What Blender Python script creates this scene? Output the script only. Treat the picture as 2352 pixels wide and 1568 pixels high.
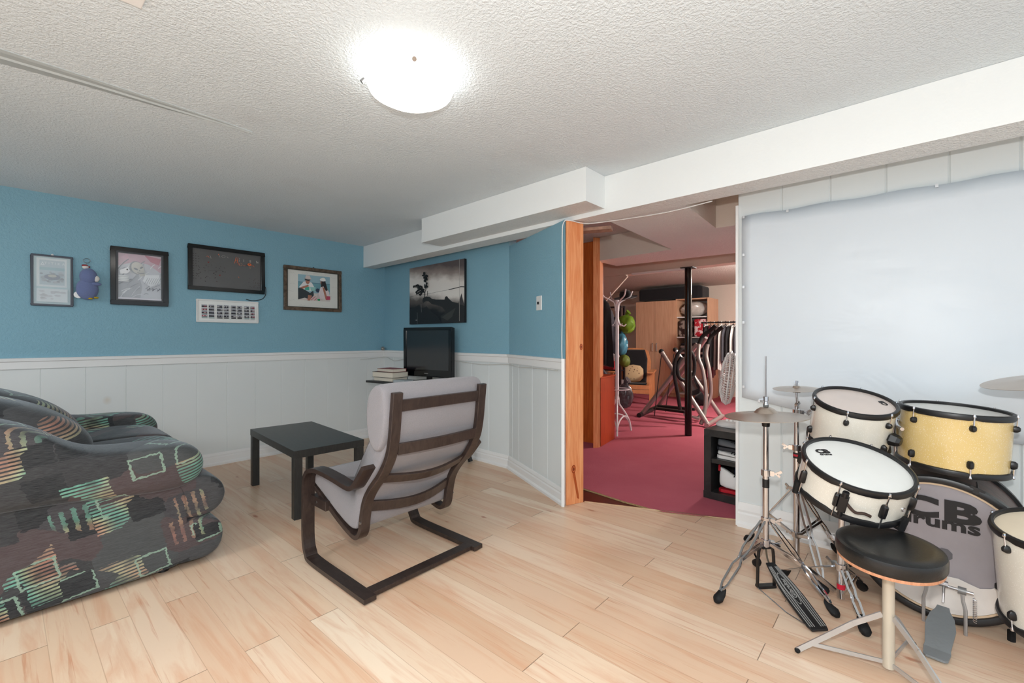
import bpy, bmesh, math, random
from mathutils import Vector as V, Matrix as M, Euler
for o in list(bpy.data.objects): bpy.data.objects.remove(o)
random.seed(7)
SC = bpy.context.scene; COL = SC.collection
PI = math.pi
# ------------------------------------------------------------------ camera
EYE = 1.18; YAW = math.radians(41.39); FPX = 1037.0
cam = bpy.data.cameras.new('camera'); cam.sensor_width = 36; cam.lens = FPX/2352*36
cam.shift_y = -7/2352; cam.clip_start = .05
co = bpy.data.objects.new('camera', cam); COL.objects.link(co)
co.location = (0, 0, EYE); co.rotation_euler = (PI/2, 0, YAW); SC.camera = co
# ------------------------------------------------------------------ world, light, exposure
w = bpy.data.worlds.new('world'); SC.world = w; w.use_nodes = True
w.node_tree.nodes['Background'].inputs[0].default_value = (.83, .925, 1, 1)
w.node_tree.nodes['Background'].inputs[1].default_value = 1.1
def lamp(name, kind, loc, energy, color=(1, 1, 1), **k):
    l = bpy.data.lights.new(name, kind); l.energy = energy; l.color = color
    for a, b in k.items(): setattr(l, a, b)
    o = bpy.data.objects.new(name, l); COL.objects.link(o); o.location = loc; return o
lamp('flash', 'POINT', (.03, -.02, EYE+.2), 95, (1, .985, .96), shadow_soft_size=.03)
bl = lamp('ceiling_fill', 'AREA', (.35, -1.1, 1.55), 85, (.88, .95, 1), shape='DISK', size=.4); bl.rotation_euler = (PI+.35, 0, .6)  # added upward fill behind the camera, brightens the ceiling
lamp('left_fill', 'AREA', (-2.3, -2.4, 2.2), 66, (.96, .98, 1), shape='DISK', size=.9)  # added unseen fill for the left wall and sofa, not a room fixture
lamp('rear_room_lamp', 'POINT', (-1.0, 6.9, 2.0), 150, (1, .96, .91), shadow_soft_size=.12)
LAMP_STRENGTH = 4.5
SC.view_settings.view_transform = 'Standard'; SC.view_settings.look = 'None'
SC.view_settings.exposure = 0.10; SC.view_settings.gamma = 1
SC.view_settings.use_curve_mapping = False

# ------------------------------------------------------------------ pixel helpers (2352x1568 frame)
_fw = V((-math.sin(YAW), math.cos(YAW), 0)); _rt = V((math.cos(YAW), math.sin(YAW), 0))
def ray(x, y): return _fw + _rt*((x-1176)/FPX) + V((0, 0, (777-y)/FPX))
def AT(x, y, d): return V((0, 0, EYE)) + ray(x, y)*d
def FL(x, y, z=0): r = ray(x, y); return V((0, 0, EYE)) + r*((z-EYE)/r.z)
def PX(x, y, c): r = ray(x, y); return V((0, 0, EYE)) + r*(c/r.x)
def PY(x, y, c): r = ray(x, y); return V((0, 0, EYE)) + r*(c/r.y)

# ------------------------------------------------------------------ materials
def lin(c):
    return tuple(((v/255)/12.92 if v/255 <= .04045 else ((v/255+.055)/1.055)**2.4) for v in c) + (1,)
class N:
    """small node helper"""
    def __init__(s, name):
        s.m = bpy.data.materials.new(name); s.m.use_nodes = True; s.t = s.m.node_tree
        s.b = s.t.nodes['Principled BSDF']
    def n(s, typ, **k):
        nd = s.t.nodes.new(typ)
        ins = k.pop('ins', {})
        for a, b in k.items(): setattr(nd, a, b)
        for a, b in ins.items(): s.put(nd.inputs[a], b)
        return nd
    def put(s, sock, v):
        if isinstance(v, bpy.types.NodeSocket): s.t.links.new(v, sock)
        else: sock.default_value = v
    def math(s, op, a, b=0.0, c=None):
        nd = s.n('ShaderNodeMath', operation=op); s.put(nd.inputs[0], a); s.put(nd.inputs[1], b)
        if c is not None: s.put(nd.inputs[2], c)
        return nd.outputs[0]
    def mix(s, f, a, b, typ='MIX'):
        nd = s.n('ShaderNodeMix', data_type='RGBA', blend_type=typ)
        s.put(nd.inputs[0], f); s.put(nd.inputs[6], a); s.put(nd.inputs[7], b); return nd.outputs[2]
    def coord(s, kind='Object', scale=(1, 1, 1), rot=(0, 0, 0), loc=(0, 0, 0)):
        c = s.n('ShaderNodeTexCoord').outputs[kind]
        mp = s.n('ShaderNodeMapping'); s.put(mp.inputs[0], c)
        mp.inputs[1].default_value = loc; mp.inputs[2].default_value = rot; mp.inputs[3].default_value = scale
        return mp.outputs[0]
    def noise(s, co, scale=5, detail=3, rough=.5, out=0, dist=0):
        nd = s.n('ShaderNodeTexNoise'); s.put(nd.inputs['Vector'], co)
        nd.inputs['Scale'].default_value = scale; nd.inputs['Detail'].default_value = detail
        nd.inputs['Roughness'].default_value = rough; nd.inputs['Distortion'].default_value = dist
        return nd.outputs[out]
    def ramp(s, f, stops, interp='LINEAR'):
        nd = s.n('ShaderNodeValToRGB'); s.put(nd.inputs[0], f); cr = nd.color_ramp; cr.interpolation = interp
        while len(cr.elements) < len(stops): cr.elements.new(.5)
        for e, (p, c) in zip(cr.elements, stops):
            e.position = p; e.color = c if len(c) == 4 else lin(c)
        return nd.outputs[0]
    def bump(s, h, strength=.3, dist=.01, normal=None):
        nd = s.n('ShaderNodeBump'); s.put(nd.inputs['Height'], h)
        nd.inputs['Strength'].default_value = strength; nd.inputs['Distance'].default_value = dist
        if normal is not None: s.put(nd.inputs['Normal'], normal)
        s.put(s.b.inputs['Normal'], nd.outputs[0]); return nd.outputs[0]
    def set(s, color=None, rough=None, metal=None, spec=None, coat=None, **k):
        if color is not None: s.put(s.b.inputs['Base Color'], color)
        if rough is not None: s.put(s.b.inputs['Roughness'], rough)
        if metal is not None: s.put(s.b.inputs['Metallic'], metal)
        if spec is not None: s.put(s.b.inputs['Specular IOR Level'], spec)
        if coat is not None: s.put(s.b.inputs['Coat Weight'], coat)
        for a, b in k.items(): s.put(s.b.inputs[a.replace('_', ' ')], b)
        return s.m
MATS = {}
def flat(c, rough=.6, metal=0, spec=.4, var=0.06, vs=9, bump=0, bs=60, coat=0, name=None):
    """plain procedural colour with a little noise variation"""
    key = (c, rough, metal, spec, var, vs, bump, bs, coat)
    if key in MATS: return MATS[key]
    m = N(name or 'mat_%d_%d_%d' % c); co_ = m.coord()
    n = m.noise(co_, vs, 3)
    col = m.mix(m.math('MULTIPLY', n, 1.0), lin(tuple(max(0, v*(1-var)) for v in c)), lin(tuple(min(255, v*(1+var)) for v in c)))
    m.set(color=col, rough=rough, metal=metal, spec=spec, coat=coat)
    if bump: m.bump(m.noise(co_, bs, 2), bump, .004)
    MATS[key] = m.m; return m.m

def m_paint(name, c, scale, strength, dist=.006, var=.04, rough=.6, dirt=None):
    m = N(name); co_ = m.coord()
    col = m.mix(m.noise(co_, 1.3, 4), lin(tuple(v*(1-var) for v in c)), lin(tuple(min(255, v*(1+var)) for v in c)))
    if dirt:
        col = m.mix(m.ramp(m.noise(co_, .9, 5, .65), [(.56, (0, 0, 0)), (.75, (150, 150, 150))]), col, lin(dirt))
    m.set(color=col, rough=rough, spec=.3)
    h = m.noise(co_, scale, 2, .55)
    m.bump(m.ramp(h, [(.40, (0, 0, 0)), (.62, (255, 255, 255))]), strength, dist)
    return m.m
CEIL = m_paint('stippled_ceiling', (216, 226, 232), 95, .34, .010, .03, .75, (196, 198, 200))
BEAMW = m_paint('white_beam_paint', (236, 240, 240), 30, .12, .004, .01)
BEAMU = m_paint('stippled_beam_underside', (224, 226, 225), 70, .5, .01, .03)
BLUE = m_paint('blue_wall_paint', (131, 174, 191), 75, .28, .005, .03, .5)
WHITEP = m_paint('white_panel_paint', (218, 223, 223), 8, .05, .003, .015, .45)
TRIMW = m_paint('white_trim_paint', (232, 232, 231), 12, .05, .003, .01, .4)
CREAM = m_paint('cream_wall_paint', (214, 200, 188), 40, .2, .004, .03)
REARC = m_paint('rear_ceiling_stipple', (196, 186, 178), 60, .5, .012, .05)

def m_wainscot():
    m = N('painted_pine_panelling'); co_ = m.coord()
    base = m.mix(m.noise(co_, 1.1, 3), lin((216, 221, 221)), lin((226, 229, 228)))
    v = m.n('ShaderNodeTexVoronoi', feature='F1', ins={'Vector': m.coord(scale=(1, 1, .8)), 'Scale': 2.1})
    k = m.ramp(v.outputs['Distance'], [(.0, (255, 255, 255)), (.045, (150, 150, 150)), (.075, (0, 0, 0))])
    col = m.mix(m.math('MULTIPLY', k, .75), base, lin((196, 178, 150)))
    m.set(color=col, rough=.42, spec=.4)
    m.bump(m.noise(m.coord(scale=(1, 1, .12)), 22, 3), .08, .004)
    return m.m
WAINS = m_wainscot()

def m_floor():
    m = N('birch_laminate_planks'); c = m.n('ShaderNodeTexCoord').outputs['Object']
    sx = m.n('ShaderNodeSeparateXYZ', ins={0: c}); x, y = sx.outputs[0], sx.outputs[1]
    r = m.math('DIVIDE', m.math('SUBTRACT', y, 1.47), .1226); row = m.math('FLOOR', r); fr = m.math('FRACT', r)
    par = m.math('FLOORED_MODULO', row, 2.0)
    xs = m.math('ADD', m.math('ADD', x, 1.03), m.math('MULTIPLY', par, .85))
    q = m.math('DIVIDE', xs, 1.46); brd = m.math('FLOOR', q); fx = m.math('FRACT', q)
    cid = m.n('ShaderNodeCombineXYZ', ins={0: brd, 1: row, 2: 3.1})
    wn = m.n('ShaderNodeTexWhiteNoise', noise_dimensions='3D', ins={'Vector': cid.outputs[0]})
    rnd = wn.outputs['Value']; rcol = wn.outputs['Color']
    off = m.n('ShaderNodeVectorMath', operation='MULTIPLY_ADD'); m.put(off.inputs[0], rcol)
    off.inputs[1].default_value = (7, 5, 3); m.put(off.inputs[2], c); pc = off.outputs[0]
    def st(sc):
        mp = m.n('ShaderNodeMapping'); m.put(mp.inputs[0], pc); mp.inputs[3].default_value = sc; return mp.outputs[0]
    base = m.ramp(rnd, [(0, (212, 177, 147)), (.3, (222, 193, 165)), (.6, (227, 202, 176)), (.85, (216, 181, 152)), (1, (231, 210, 186))])
    n1 = m.noise(st((.55, 5.5, 1)), 3.2, 5, .6, dist=.9)
    col = m.mix(m.ramp(n1, [(.47, (0, 0, 0)), (.70, (200, 200, 200))]), base, lin((206, 152, 118)))
    n2 = m.noise(st((.35, 9, 1)), 6, 4, .6, dist=.5)
    col = m.mix(m.ramp(n2, [(.60, (0, 0, 0)), (.72, (200, 200, 200))]), col, lin((190, 126, 92)))
    # knots with cathedral halo
    v = m.n('ShaderNodeTexVoronoi', feature='F1', ins={'Vector': st((1.0, 2.6, 1)), 'Scale': 2.1, 'Randomness': 1.0})
    d = m.math('ADD', v.outputs['Distance'], m.math('MULTIPLY', m.math('SUBTRACT', m.noise(pc, 24, 3), .5), .1))
    sep = m.n('ShaderNodeSeparateColor', ins={0: v.outputs['Color']})
    on = m.math('GREATER_THAN', sep.outputs[0], .38)
    k = m.math('MULTIPLY', m.ramp(d, [(.0, (255, 255, 255)), (.045, (205, 205, 205)), (.075, (60, 60, 60)), (.15, (0, 0, 0))]), on)
    col = m.mix(k, col, lin((168, 96, 62)))
    # seams
    s1 = m.math('LESS_THAN', m.math('MINIMUM', fr, m.math('SUBTRACT', 1.0, fr)), .011)
    s2 = m.math('LESS_THAN', m.math('MINIMUM', fx, m.math('SUBTRACT', 1.0, fx)), .0011)
    col = m.mix(m.math('MULTIPLY', s1, .38), col, lin((160, 122, 92)))
    col = m.mix(m.math('MULTIPLY', s2, .8), col, lin((110, 84, 62)))
    m.set(color=col, rough=m.math('ADD', m.math('MULTIPLY', n1, .15), .26), spec=.45)
    m.bump(m.math('ADD', m.math('MULTIPLY', m.math('MAXIMUM', s1, s2), -1.0), m.math('MULTIPLY', n2, .12)), .12, .003)
    return m.m
FLOORM = m_floor()

def m_carpet():
    m = N('rose_carpet'); co_ = m.coord()
    c = m.mix(m.noise(co_, 2.2, 5, .6), lin((174, 84, 100)), lin((202, 114, 128)))
    c = m.mix(m.math('MULTIPLY', m.noise(co_, 260, 2), .6), c, lin((158, 74, 90)))
    m.set(color=c, rough=.95, spec=.1); m.bump(m.noise(co_, 300, 2), .6, .006); return m.m
CARPET = m_carpet()

def m_wood(name, a, b, dark, sc=(1, 1, 1), rough=.45, knots=.0, kscale=3, ring=6):
    m = N(name); co_ = m.coord(scale=sc)
    n = m.noise(co_, ring, 4, .55, dist=1.2)
    c = m.mix(m.ramp(n, [(.35, (0, 0, 0)), (.65, (255, 255, 255))]), lin(a), lin(b))
    if knots:
        v = m.n('ShaderNodeTexVoronoi', feature='F1', ins={'Vector': m.coord(scale=(1, 1, .6)), 'Scale': kscale})
        k = m.ramp(v.outputs['Distance'], [(0, (90, 90, 90)), (knots*.4, (255, 255, 255)), (knots*.7, (210, 210, 210)), (knots, (0, 0, 0))])
        c = m.mix(k, c, lin(dark))
    m.set(color=c, rough=rough, spec=.4); m.bump(n, .04, .003); return m.m
PINE = m_wood('varnished_pine', (222, 136, 84), (238, 168, 118), (92, 42, 16), (6, 6, .5), .38, .055, 2.3)
PINED = m_wood('dark_varnished_pine', (182, 84, 28), (204, 104, 42), (54, 20, 8), (6, 6, .5), .35, .08, 4.2)
REDWOOD = m_wood('red_orange_stain', (168, 62, 24), (184, 74, 30), (60, 20, 10), (3, 3, .4), .35)
BEECH = m_wood('pale_birch_laminate', (196, 152, 122), (212, 170, 140), (150, 100, 80), (9, 9, .35), .45)
CHAIRW = m_wood('oiled_pine', (190, 122, 78), (206, 140, 94), (110, 60, 30), (4, 4, .6), .45)
DKWOOD = m_wood('black_brown_bentwood', (46, 36, 33), (60, 48, 43), (20, 15, 14), (3, 8, 3), .33)
BLKTAB = m_wood('black_brown_table', (36, 37, 37), (48, 48, 47), (20, 18, 18), (2, 14, 2), .34)
SHELLW = m_wood('dark_walnut_wrap', (70, 52, 48), (98, 76, 70), (40, 26, 24), (1.5, 6, 9), .45)

def m_sofa():
    m = N('southwest_pattern_velour')
    c = m.n('ShaderNodeTexCoord').outputs['Object']
    # fold 3-D coords so every side shows blocks: u along y and x, v along z
    sp = m.n('ShaderNodeSeparateXYZ', ins={0: c})
    u = m.math('ADD', sp.outputs[1], m.math('MULTIPLY', sp.outputs[0], .62)); v = m.math('ADD', sp.outputs[2], m.math('MULTIPLY', sp.outputs[0], .28))
    uv = m.n('ShaderNodeCombineXYZ', ins={0: u, 1: v, 2: 0.0}).outputs[0]
    mp = m.n('ShaderNodeMapping', ins={0: uv}); mp.inputs[2].default_value = (0, 0, -.18); mp.inputs[3].default_value = (1, 1.25, 1); uvr = mp.outputs[0]
    saw = m.noise(uvr, 70, 1)
    jit = m.n('ShaderNodeVectorMath', operation='MULTIPLY_ADD'); m.put(jit.inputs[0], m.noise(uvr, 60, 1, out=1)); jit.inputs[1].default_value = (.02, .02, 0); m.put(jit.inputs[2], uvr)
    def vor(scale, off, metric):
        mq = m.n('ShaderNodeMapping', ins={0: jit.outputs[0]}); mq.inputs[1].default_value = (off, off*1.7, 0)
        return m.n('ShaderNodeTexVoronoi', voronoi_dimensions='2D', distance=metric, feature='F1', ins={'Vector': mq.outputs[0], 'Scale': scale, 'Randomness': .9})
    A = vor(4.6, 1.3, 'CHEBYCHEV'); B = vor(4.4, 5.1, 'CHEBYCHEV'); D = vor(6.5, 9.3, 'CHEBYCHEV')
    ca = m.n('ShaderNodeSeparateColor', ins={0: A.outputs['Color']}); cb = m.n('ShaderNodeSeparateColor', ins={0: B.outputs['Color']}); cd = m.n('ShaderNodeSeparateColor', ins={0: D.outputs['Color']})
    base = m.ramp(ca.outputs[0], [(0, (50, 49, 51)), (.25, (66, 65, 67)), (.42, (44, 43, 46)), (.58, (78, 62, 63)), (.66, (70, 72, 73)), (.85, (62, 58, 62)), (.94, (88, 62, 58))], 'CONSTANT')
    base = m.mix(m.math('MULTIPLY', m.math('MULTIPLY', m.math('GREATER_THAN', cd.outputs[1], .52), m.math('LESS_THAN', D.outputs['Distance'], .42)), .95), base, lin((18, 18, 24)))
    yy = m.n('ShaderNodeSeparateXYZ', ins={0: jit.outputs[0]})
    stripe = m.math('LESS_THAN', m.math('FRACT', m.math('MULTIPLY', m.n('ShaderNodeSeparateXYZ', ins={0: uvr}).outputs[1], 50.0)), .56)
    vst = m.math('LESS_THAN', m.math('FRACT', m.math('MULTIPLY', yy.outputs[0], 26.0)), .4)
    hue = m.noise(uvr, 3.6, 1)
    bright = m.ramp(hue, [(0, (96, 176, 158)), (.42, (130, 196, 172)), (.48, (196, 204, 160)), (.53, (214, 176, 142)), (.6, (190, 132, 112)), (.7, (84, 130, 126))])
    m1 = m.math('MULTIPLY', m.math('GREATER_THAN', cb.outputs[0], .36), m.math('LESS_THAN', B.outputs['Distance'], .36))
    par = m.math('LESS_THAN', m.math('ABSOLUTE', m.math('SUBTRACT', D.outputs['Distance'], .2)), .2)
    m1 = m.math('MULTIPLY', m.math('MULTIPLY', m1, stripe), m.math('GREATER_THAN', cd.outputs[0], .22))
    m2 = m.math('MULTIPLY', m.math('MULTIPLY', m.math('GREATER_THAN', ca.outputs[2], .62), m.math('LESS_THAN', A.outputs['Distance'], .34)), vst)
    fade = m.ramp(m.noise(uvr, 14, 2), [(.3, (130, 130, 130)), (.6, (235, 235, 235))])
    col = m.mix(m.math('MULTIPLY', m.math('MAXIMUM', m1, m.math('MULTIPLY', m2, .6)), fade), base, bright)
    ring = m.math('MULTIPLY', m.math('LESS_THAN', m.math('ABSOLUTE', m.math('SUBTRACT', D.outputs['Distance'], .38)), .03), m.math('GREATER_THAN', cd.outputs[2], .78))
    col = m.mix(m.math('MULTIPLY', ring, .7), col, lin((160, 192, 170)))
    wv = m.noise(m.coord(scale=(1, 1, 9)), 120, 2)
    col = m.mix(m.math('MULTIPLY', wv, .5), col, lin((50, 48, 50)), 'MULTIPLY')
    w2 = m.ramp(m.noise(m.coord(scale=(1, 1, 14)), 26, 4, .7), [(.3, (0, 0, 0)), (.7, (255, 255, 255))])
    col = m.mix(m.math('MULTIPLY', w2, .16), col, lin((140, 146, 146)))
    col = m.mix(.22, col, m.mix(wv, lin((8, 8, 10)), lin((58, 58, 58))), 'ADD')
    m.set(color=col, rough=.75, spec=.25)
    m.put(m.b.inputs['Sheen Weight'], .3); m.put(m.b.inputs['Sheen Roughness'], .4)
    m.put(m.b.inputs['Sheen Tint'], lin((205, 215, 222)))
    m.bump(m.noise(c, 160, 2), .25, .004); return m.m
SOFA = m_sofa()

def m_fabric(name, a, b, scale=420, bump=.5):
    m = N(name); co_ = m.coord()
    c = m.mix(m.noise(co_, scale, 2, .8), lin(a), lin(b)); m.set(color=c, rough=.9, spec=.15)
    m.put(m.b.inputs['Sheen Weight'], .2); m.bump(m.noise(co_, scale, 2, .8), bump, .003); return m.m
GREYF = m_fabric('grey_woven_fabric', (114, 111, 114), (152, 148, 151))
BLACKF = m_fabric('black_fabric', (22, 22, 24), (40, 40, 44), 200)
DGREYF = m_fabric('dark_grey_fabric', (60, 60, 68), (84, 84, 92), 200)
MAROONF = m_fabric('maroon_fabric', (84, 24, 40), (110, 36, 52), 200)
BROWNF = m_fabric('brown_fabric', (66, 50, 48), (92, 72, 70), 200)
WHITEF = m_fabric('white_fabric', (206, 202, 198), (228, 226, 222), 120)
PLUSH = m_fabric('blue_plush', (100, 112, 156), (126, 138, 176), 300, .8)

CHROME = flat((205, 205, 208), .12, 1, .5, .03, name='chrome')
STEEL = flat((150, 148, 148), .3, 1, .5, .04, name='satin_steel')
SILVER = flat((168, 162, 160), .35, .6, .5, .04, name='silver_paint')
BLACKP = flat((20, 20, 22), .38, 0, .5, .1, name='black_plastic')
GLOSSB = flat((10, 12, 14), .12, 0, .5, .02, name='gloss_black')
RUBBER = flat((22, 22, 23), .7, 0, .3, .1, 30, .3, 200, name='black_rubber')
VINYLB = flat((20, 21, 22), .3, 0, .55, .1, 12, .12, 160, name='black_vinyl')
WHITEPL = flat((228, 228, 226), .35, 0, .5, .02, name='white_plastic')
WHITEM = flat((226, 224, 228), .3, 0, .5, .02, name='white_enamel')
HEADW = flat((226, 226, 222), .45, 0, .4, .02, name='coated_drumhead')
HEADP = flat((222, 208, 200), .35, 0, .4, .03, name='clear_drumhead')
BRONZE = None
def m_cymbal():
    m = N('cymbal_bronze'); co_ = m.coord()
    g = m.n('ShaderNodeTexWave', wave_type='RINGS', rings_direction='Z', ins={'Vector': co_, 'Scale': 60, 'Distortion': .4})
    c = m.mix(m.noise(co_, 5, 3), lin((176, 160, 146)), lin((204, 192, 180)))
    m.set(color=c, rough=.28, metal=.85); m.bump(g.outputs['Fac'], .12, .002); return m.m
CYMB = m_cymbal()
def m_sparkle(name, a, b):
    m = N(name); co_ = m.coord()
    n = m.noise(co_, 6, 2); v = m.n('ShaderNodeTexVoronoi', feature='F1', ins={'Vector': co_, 'Scale': 620})
    sp = m.n('ShaderNodeSeparateColor', ins={0: v.outputs['Color']})
    c = m.mix(n, lin(a), lin(b))
    c = m.mix(m.math('MULTIPLY', m.math('GREATER_THAN', sp.outputs[0], .96), .45), c, lin((255, 255, 250)))
    m.set(color=c, rough=.22, coat=.6); return m.m
SPARKW = m_sparkle('white_sparkle_wrap', (210, 204, 190), (226, 222, 212))
SPARKY = m_sparkle('yellow_sparkle_wrap', (206, 172, 96), (228, 202, 146))
def m_emit(name, c, s):
    m = N(name); m.set(color=lin(c), rough=.3); m.put(m.b.inputs['Emission Color'], lin(c)); m.put(m.b.inputs['Emission Strength'], s); return m.m
LAMPG = m_emit('lit_frosted_glass', (255, 252, 246), LAMP_STRENGTH)
def m_glass(name, c=(230, 240, 240), alpha=.15, rough=.05):
    m = N(name); m.set(color=lin(c), rough=rough, spec=.6); m.put(m.b.inputs['Alpha'], alpha); return m.m
GLASS = m_glass('picture_glass', (220, 232, 236), .14, .08)
def m_poly(name, c, alpha): return m_glass(name, c, alpha, .12)

# ------------------------------------------------------------------ mesh builder
class MB:
    def __init__(s): s.bm = bmesh.new(); s.i = 0; s.mats = []
    def mat(s, m):
        if m not in s.mats: s.mats.append(m)
        s.i = s.mats.index(m); return s
    def face(s, vs):
        try: f = s.bm.faces.new(vs); f.material_index = s.i; return f
        except ValueError: return None
    def quad(s, *p): s.face([s.bm.verts.new(q) for q in p]); return s
    def box(s, a, b, rz=0, c=None, mtx=None):
        a, b = V(a), V(b); ps = [V((x, y, z)) for z in (a.z, b.z) for y in (a.y, b.y) for x in (a.x, b.x)]
        if rz:
            c = V(c) if c is not None else (a+b)/2; R = M.Rotation(rz, 3, 'Z'); ps = [c+R@(p-c) for p in ps]
        if mtx is not None: ps = [mtx@p for p in ps]
        v = [s.bm.verts.new(p) for p in ps]
        for f in ((0, 2, 3, 1), (4, 5, 7, 6), (0, 1, 5, 4), (2, 6, 7, 3), (0, 4, 6, 2), (1, 3, 7, 5)): s.face([v[i] for i in f])
        return s
    def bar(s, p, q, w, h, up=(0, 0, 1)):
        """box beam from p to q, w across, h along up"""
        p, q = V(p), V(q); d = (q-p).normalized(); u = V(up); x = d.cross(u)
        if x.length < 1e-4: x = d.cross(V((0, 1, 0)))
        x.normalize(); u = x.cross(d).normalized()
        v = [s.bm.verts.new(o+x*(sx*w/2)+u*(sz*h/2)) for o in (p, q) for sx, sz in ((-1, -1), (1, -1), (1, 1), (-1, 1))]
        for f in ((3, 2, 1, 0), (4, 5, 6, 7), (0, 1, 5, 4), (1, 2, 6, 5), (2, 3, 7, 6), (3, 0, 4, 7)): s.face([v[i] for i in f])
        return s
    def rings(s, rs, cap=True, closed=False):
        R = [[s.bm.verts.new(p) for p in r] for r in rs]; n = len(R[0])
        prs = list(zip(R, R[1:])) + ([(R[-1], R[0])] if closed else [])
        for a, b in prs:
            for i in range(n): s.face([a[i], a[(i+1) % n], b[(i+1) % n], b[i]])
        if cap and not closed: s.face(R[0][::-1]); s.face(R[-1])
        return s
    def tube(s, pts, r, n=8, smooth_n=0, cap=True, closed=False):
        pts = [V(p) for p in pts]
        if smooth_n: pts = spline(pts, smooth_n, closed)
        m = len(pts); rr = r if isinstance(r, (list, tuple)) else None
        def rad(i): return (rr[0]+(rr[1]-rr[0])*i/(m-1)) if rr else r
        out = []; x = None
        for i, p in enumerate(pts):
            if closed: t = (pts[(i+1) % m]-pts[i-1])
            else: t = (pts[min(i+1, m-1)]-pts[max(i-1, 0)])
            t.normalize()
            if x is None:
                x = t.cross(V((0, 0, 1)))
                if x.length < 1e-3: x = t.cross(V((0, 1, 0)))
            x = (x-t*x.dot(t)).normalized(); y = t.cross(x)
            out.append([p+(x*math.cos(2*PI*k/n)+y*math.sin(2*PI*k/n))*rad(i) for k in range(n)])
        return s.rings(out, cap, closed)
    def cyl(s, p, q, r, n=16, r2=None): return s.tube([p, q], (r, r if r2 is None else r2), n)
    def lathe(s, prof, n=32, mtx=None, cap=True, axis=(0, 0, 0)):
        """prof [(r,z)] around local z"""
        rs = []
        for r, z in prof:
            ring = [V((max(r, 1e-4)*math.cos(2*PI*k/n)+axis[0], max(r, 1e-4)*math.sin(2*PI*k/n)+axis[1], z+axis[2])) for k in range(n)]
            rs.append([mtx@p for p in ring] if mtx is not None else ring)
        return s.rings(rs, cap)
    def ball(s, c, r, n=16, k=8, sc=(1, 1, 1)):
        c = V(c)
        return s.rings([[c+V((r*sc[0]*math.sin(a)*math.cos(2*PI*i/n), r*sc[1]*math.sin(a)*math.sin(2*PI*i/n), r*sc[2]*math.cos(a))) for i in range(n)]
                        for a in [PI*(.02+.96*j/k) for j in range(k+1)]])
    def prism(s, poly, vec):
        vec = V(vec); a = [s.bm.verts.new(V(p)) for p in poly]; b = [s.bm.verts.new(V(p)+vec) for p in poly]; n = len(a)
        s.face(a[::-1]); s.face(b)
        for i in range(n): s.face([a[i], a[(i+1) % n], b[(i+1) % n], b[i]])
        return s
    def strip(s, path, width, th, wdir=(0, 1, 0), sn=0):
        """bent strip: path of points, width along wdir, thickness th"""
        pts = [V(p) for p in path]
        if sn: pts = spline(pts, sn)
        wd = V(wdir).normalized(); out = []
        for i, p in enumerate(pts):
            t = (pts[min(i+1, len(pts)-1)]-pts[max(i-1, 0)]).normalized(); nn = t.cross(wd).normalized()
            out.append([p+wd*(a*width/2)+nn*(b*th/2) for a, b in ((-1, -1), (1, -1), (1, 1), (-1, 1))])
        return s.rings(out)
    def puff(s, prof, x0, x1, inset=.72, e=.05, mtx=None, steps=1):
        """cushion: closed (y,z) profile run along x with rounded ends"""
        cy = sum(p[0] for p in prof)/len(prof); cz = sum(p[1] for p in prof)/len(prof); rs = []
        xs = [(x0, inset), (x0+e*.35, (1+inset)/2+.06), (x0+e, 1)]
        for k in range(1, steps+1): xs.append((x0+e+(x1-x0-2*e)*k/(steps+1), 1.0))
        xs += [(x1-e, 1), (x1-e*.35, (1+inset)/2+.06), (x1, inset)]
        for x, f in xs:
            r = [V((x, cy+(y-cy)*f, cz+(z-cz)*f)) for y, z in prof]
            rs.append([mtx@p for p in r] if mtx is not None else r)
        return s.rings(rs)
def spline(pts, k, closed=False):
    pts = [V(p) for p in pts]; out = []; m = len(pts)
    for i in range(m if closed else m-1):
        if closed: a, b, c, d = pts[i-1], pts[i], pts[(i+1) % m], pts[(i+2) % m]
        else: a, b, c, d = pts[max(i-1, 0)], pts[i], pts[i+1], pts[min(i+2, m-1)]
        for j in range(k):
            t = j/k
            out.append(.5*((2*b)+(c-a)*t+(2*a-5*b+4*c-d)*t*t+(3*b-a-3*c+d)*t*t*t))
    if not closed: out.append(pts[-1])
    return out
def obj(name, mb, m=None, parent=None, smooth=False, bevel=0, sub=0, world=True, solid=0, label=None):
    bm = mb.bm; bmesh.ops.remove_doubles(bm, verts=bm.verts, dist=1e-6)
    bmesh.ops.recalc_face_normals(bm, faces=bm.faces)
    if parent is not None and world:
        root = parent
        while root.parent: root = root.parent
        inv = root.matrix_basis.inverted()
        bm.transform(inv)
    me = bpy.data.meshes.new(name); bm.to_mesh(me); bm.free()
    if smooth:
        for p in me.polygons: p.use_smooth = True
    for mm in (mb.mats or [m]): me.materials.append(mm)
    o = bpy.data.objects.new(name, me); COL.objects.link(o)
    if parent is not None: o.parent = parent
    if solid: md = o.modifiers.new('s', 'SOLIDIFY'); md.thickness = solid; md.offset = 0
    if bevel:
        md = o.modifiers.new('b', 'BEVEL'); md.width = bevel; md.segments = 2; md.limit_method = 'ANGLE'; md.angle_limit = .6
    if sub: md = o.modifiers.new('u', 'SUBSURF'); md.levels = sub; md.render_levels = sub
    if smooth and not sub and hasattr(me, 'set_sharp_from_angle'): me.set_sharp_from_angle(angle=math.radians(38))
    if label: o['label'] = label
    return o
def thing(name, label, cat, loc=(0, 0, 0), group=None, rot=None, mtx=None):
    o = bpy.data.objects.new(name, None); COL.objects.link(o); o.empty_display_size = .1
    if mtx is not None: o.matrix_basis = mtx
    else:
        o.location = loc
        if rot: o.rotation_euler = rot
    o['label'] = label; o['category'] = cat
    if group: o['group'] = group
    return o
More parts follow.
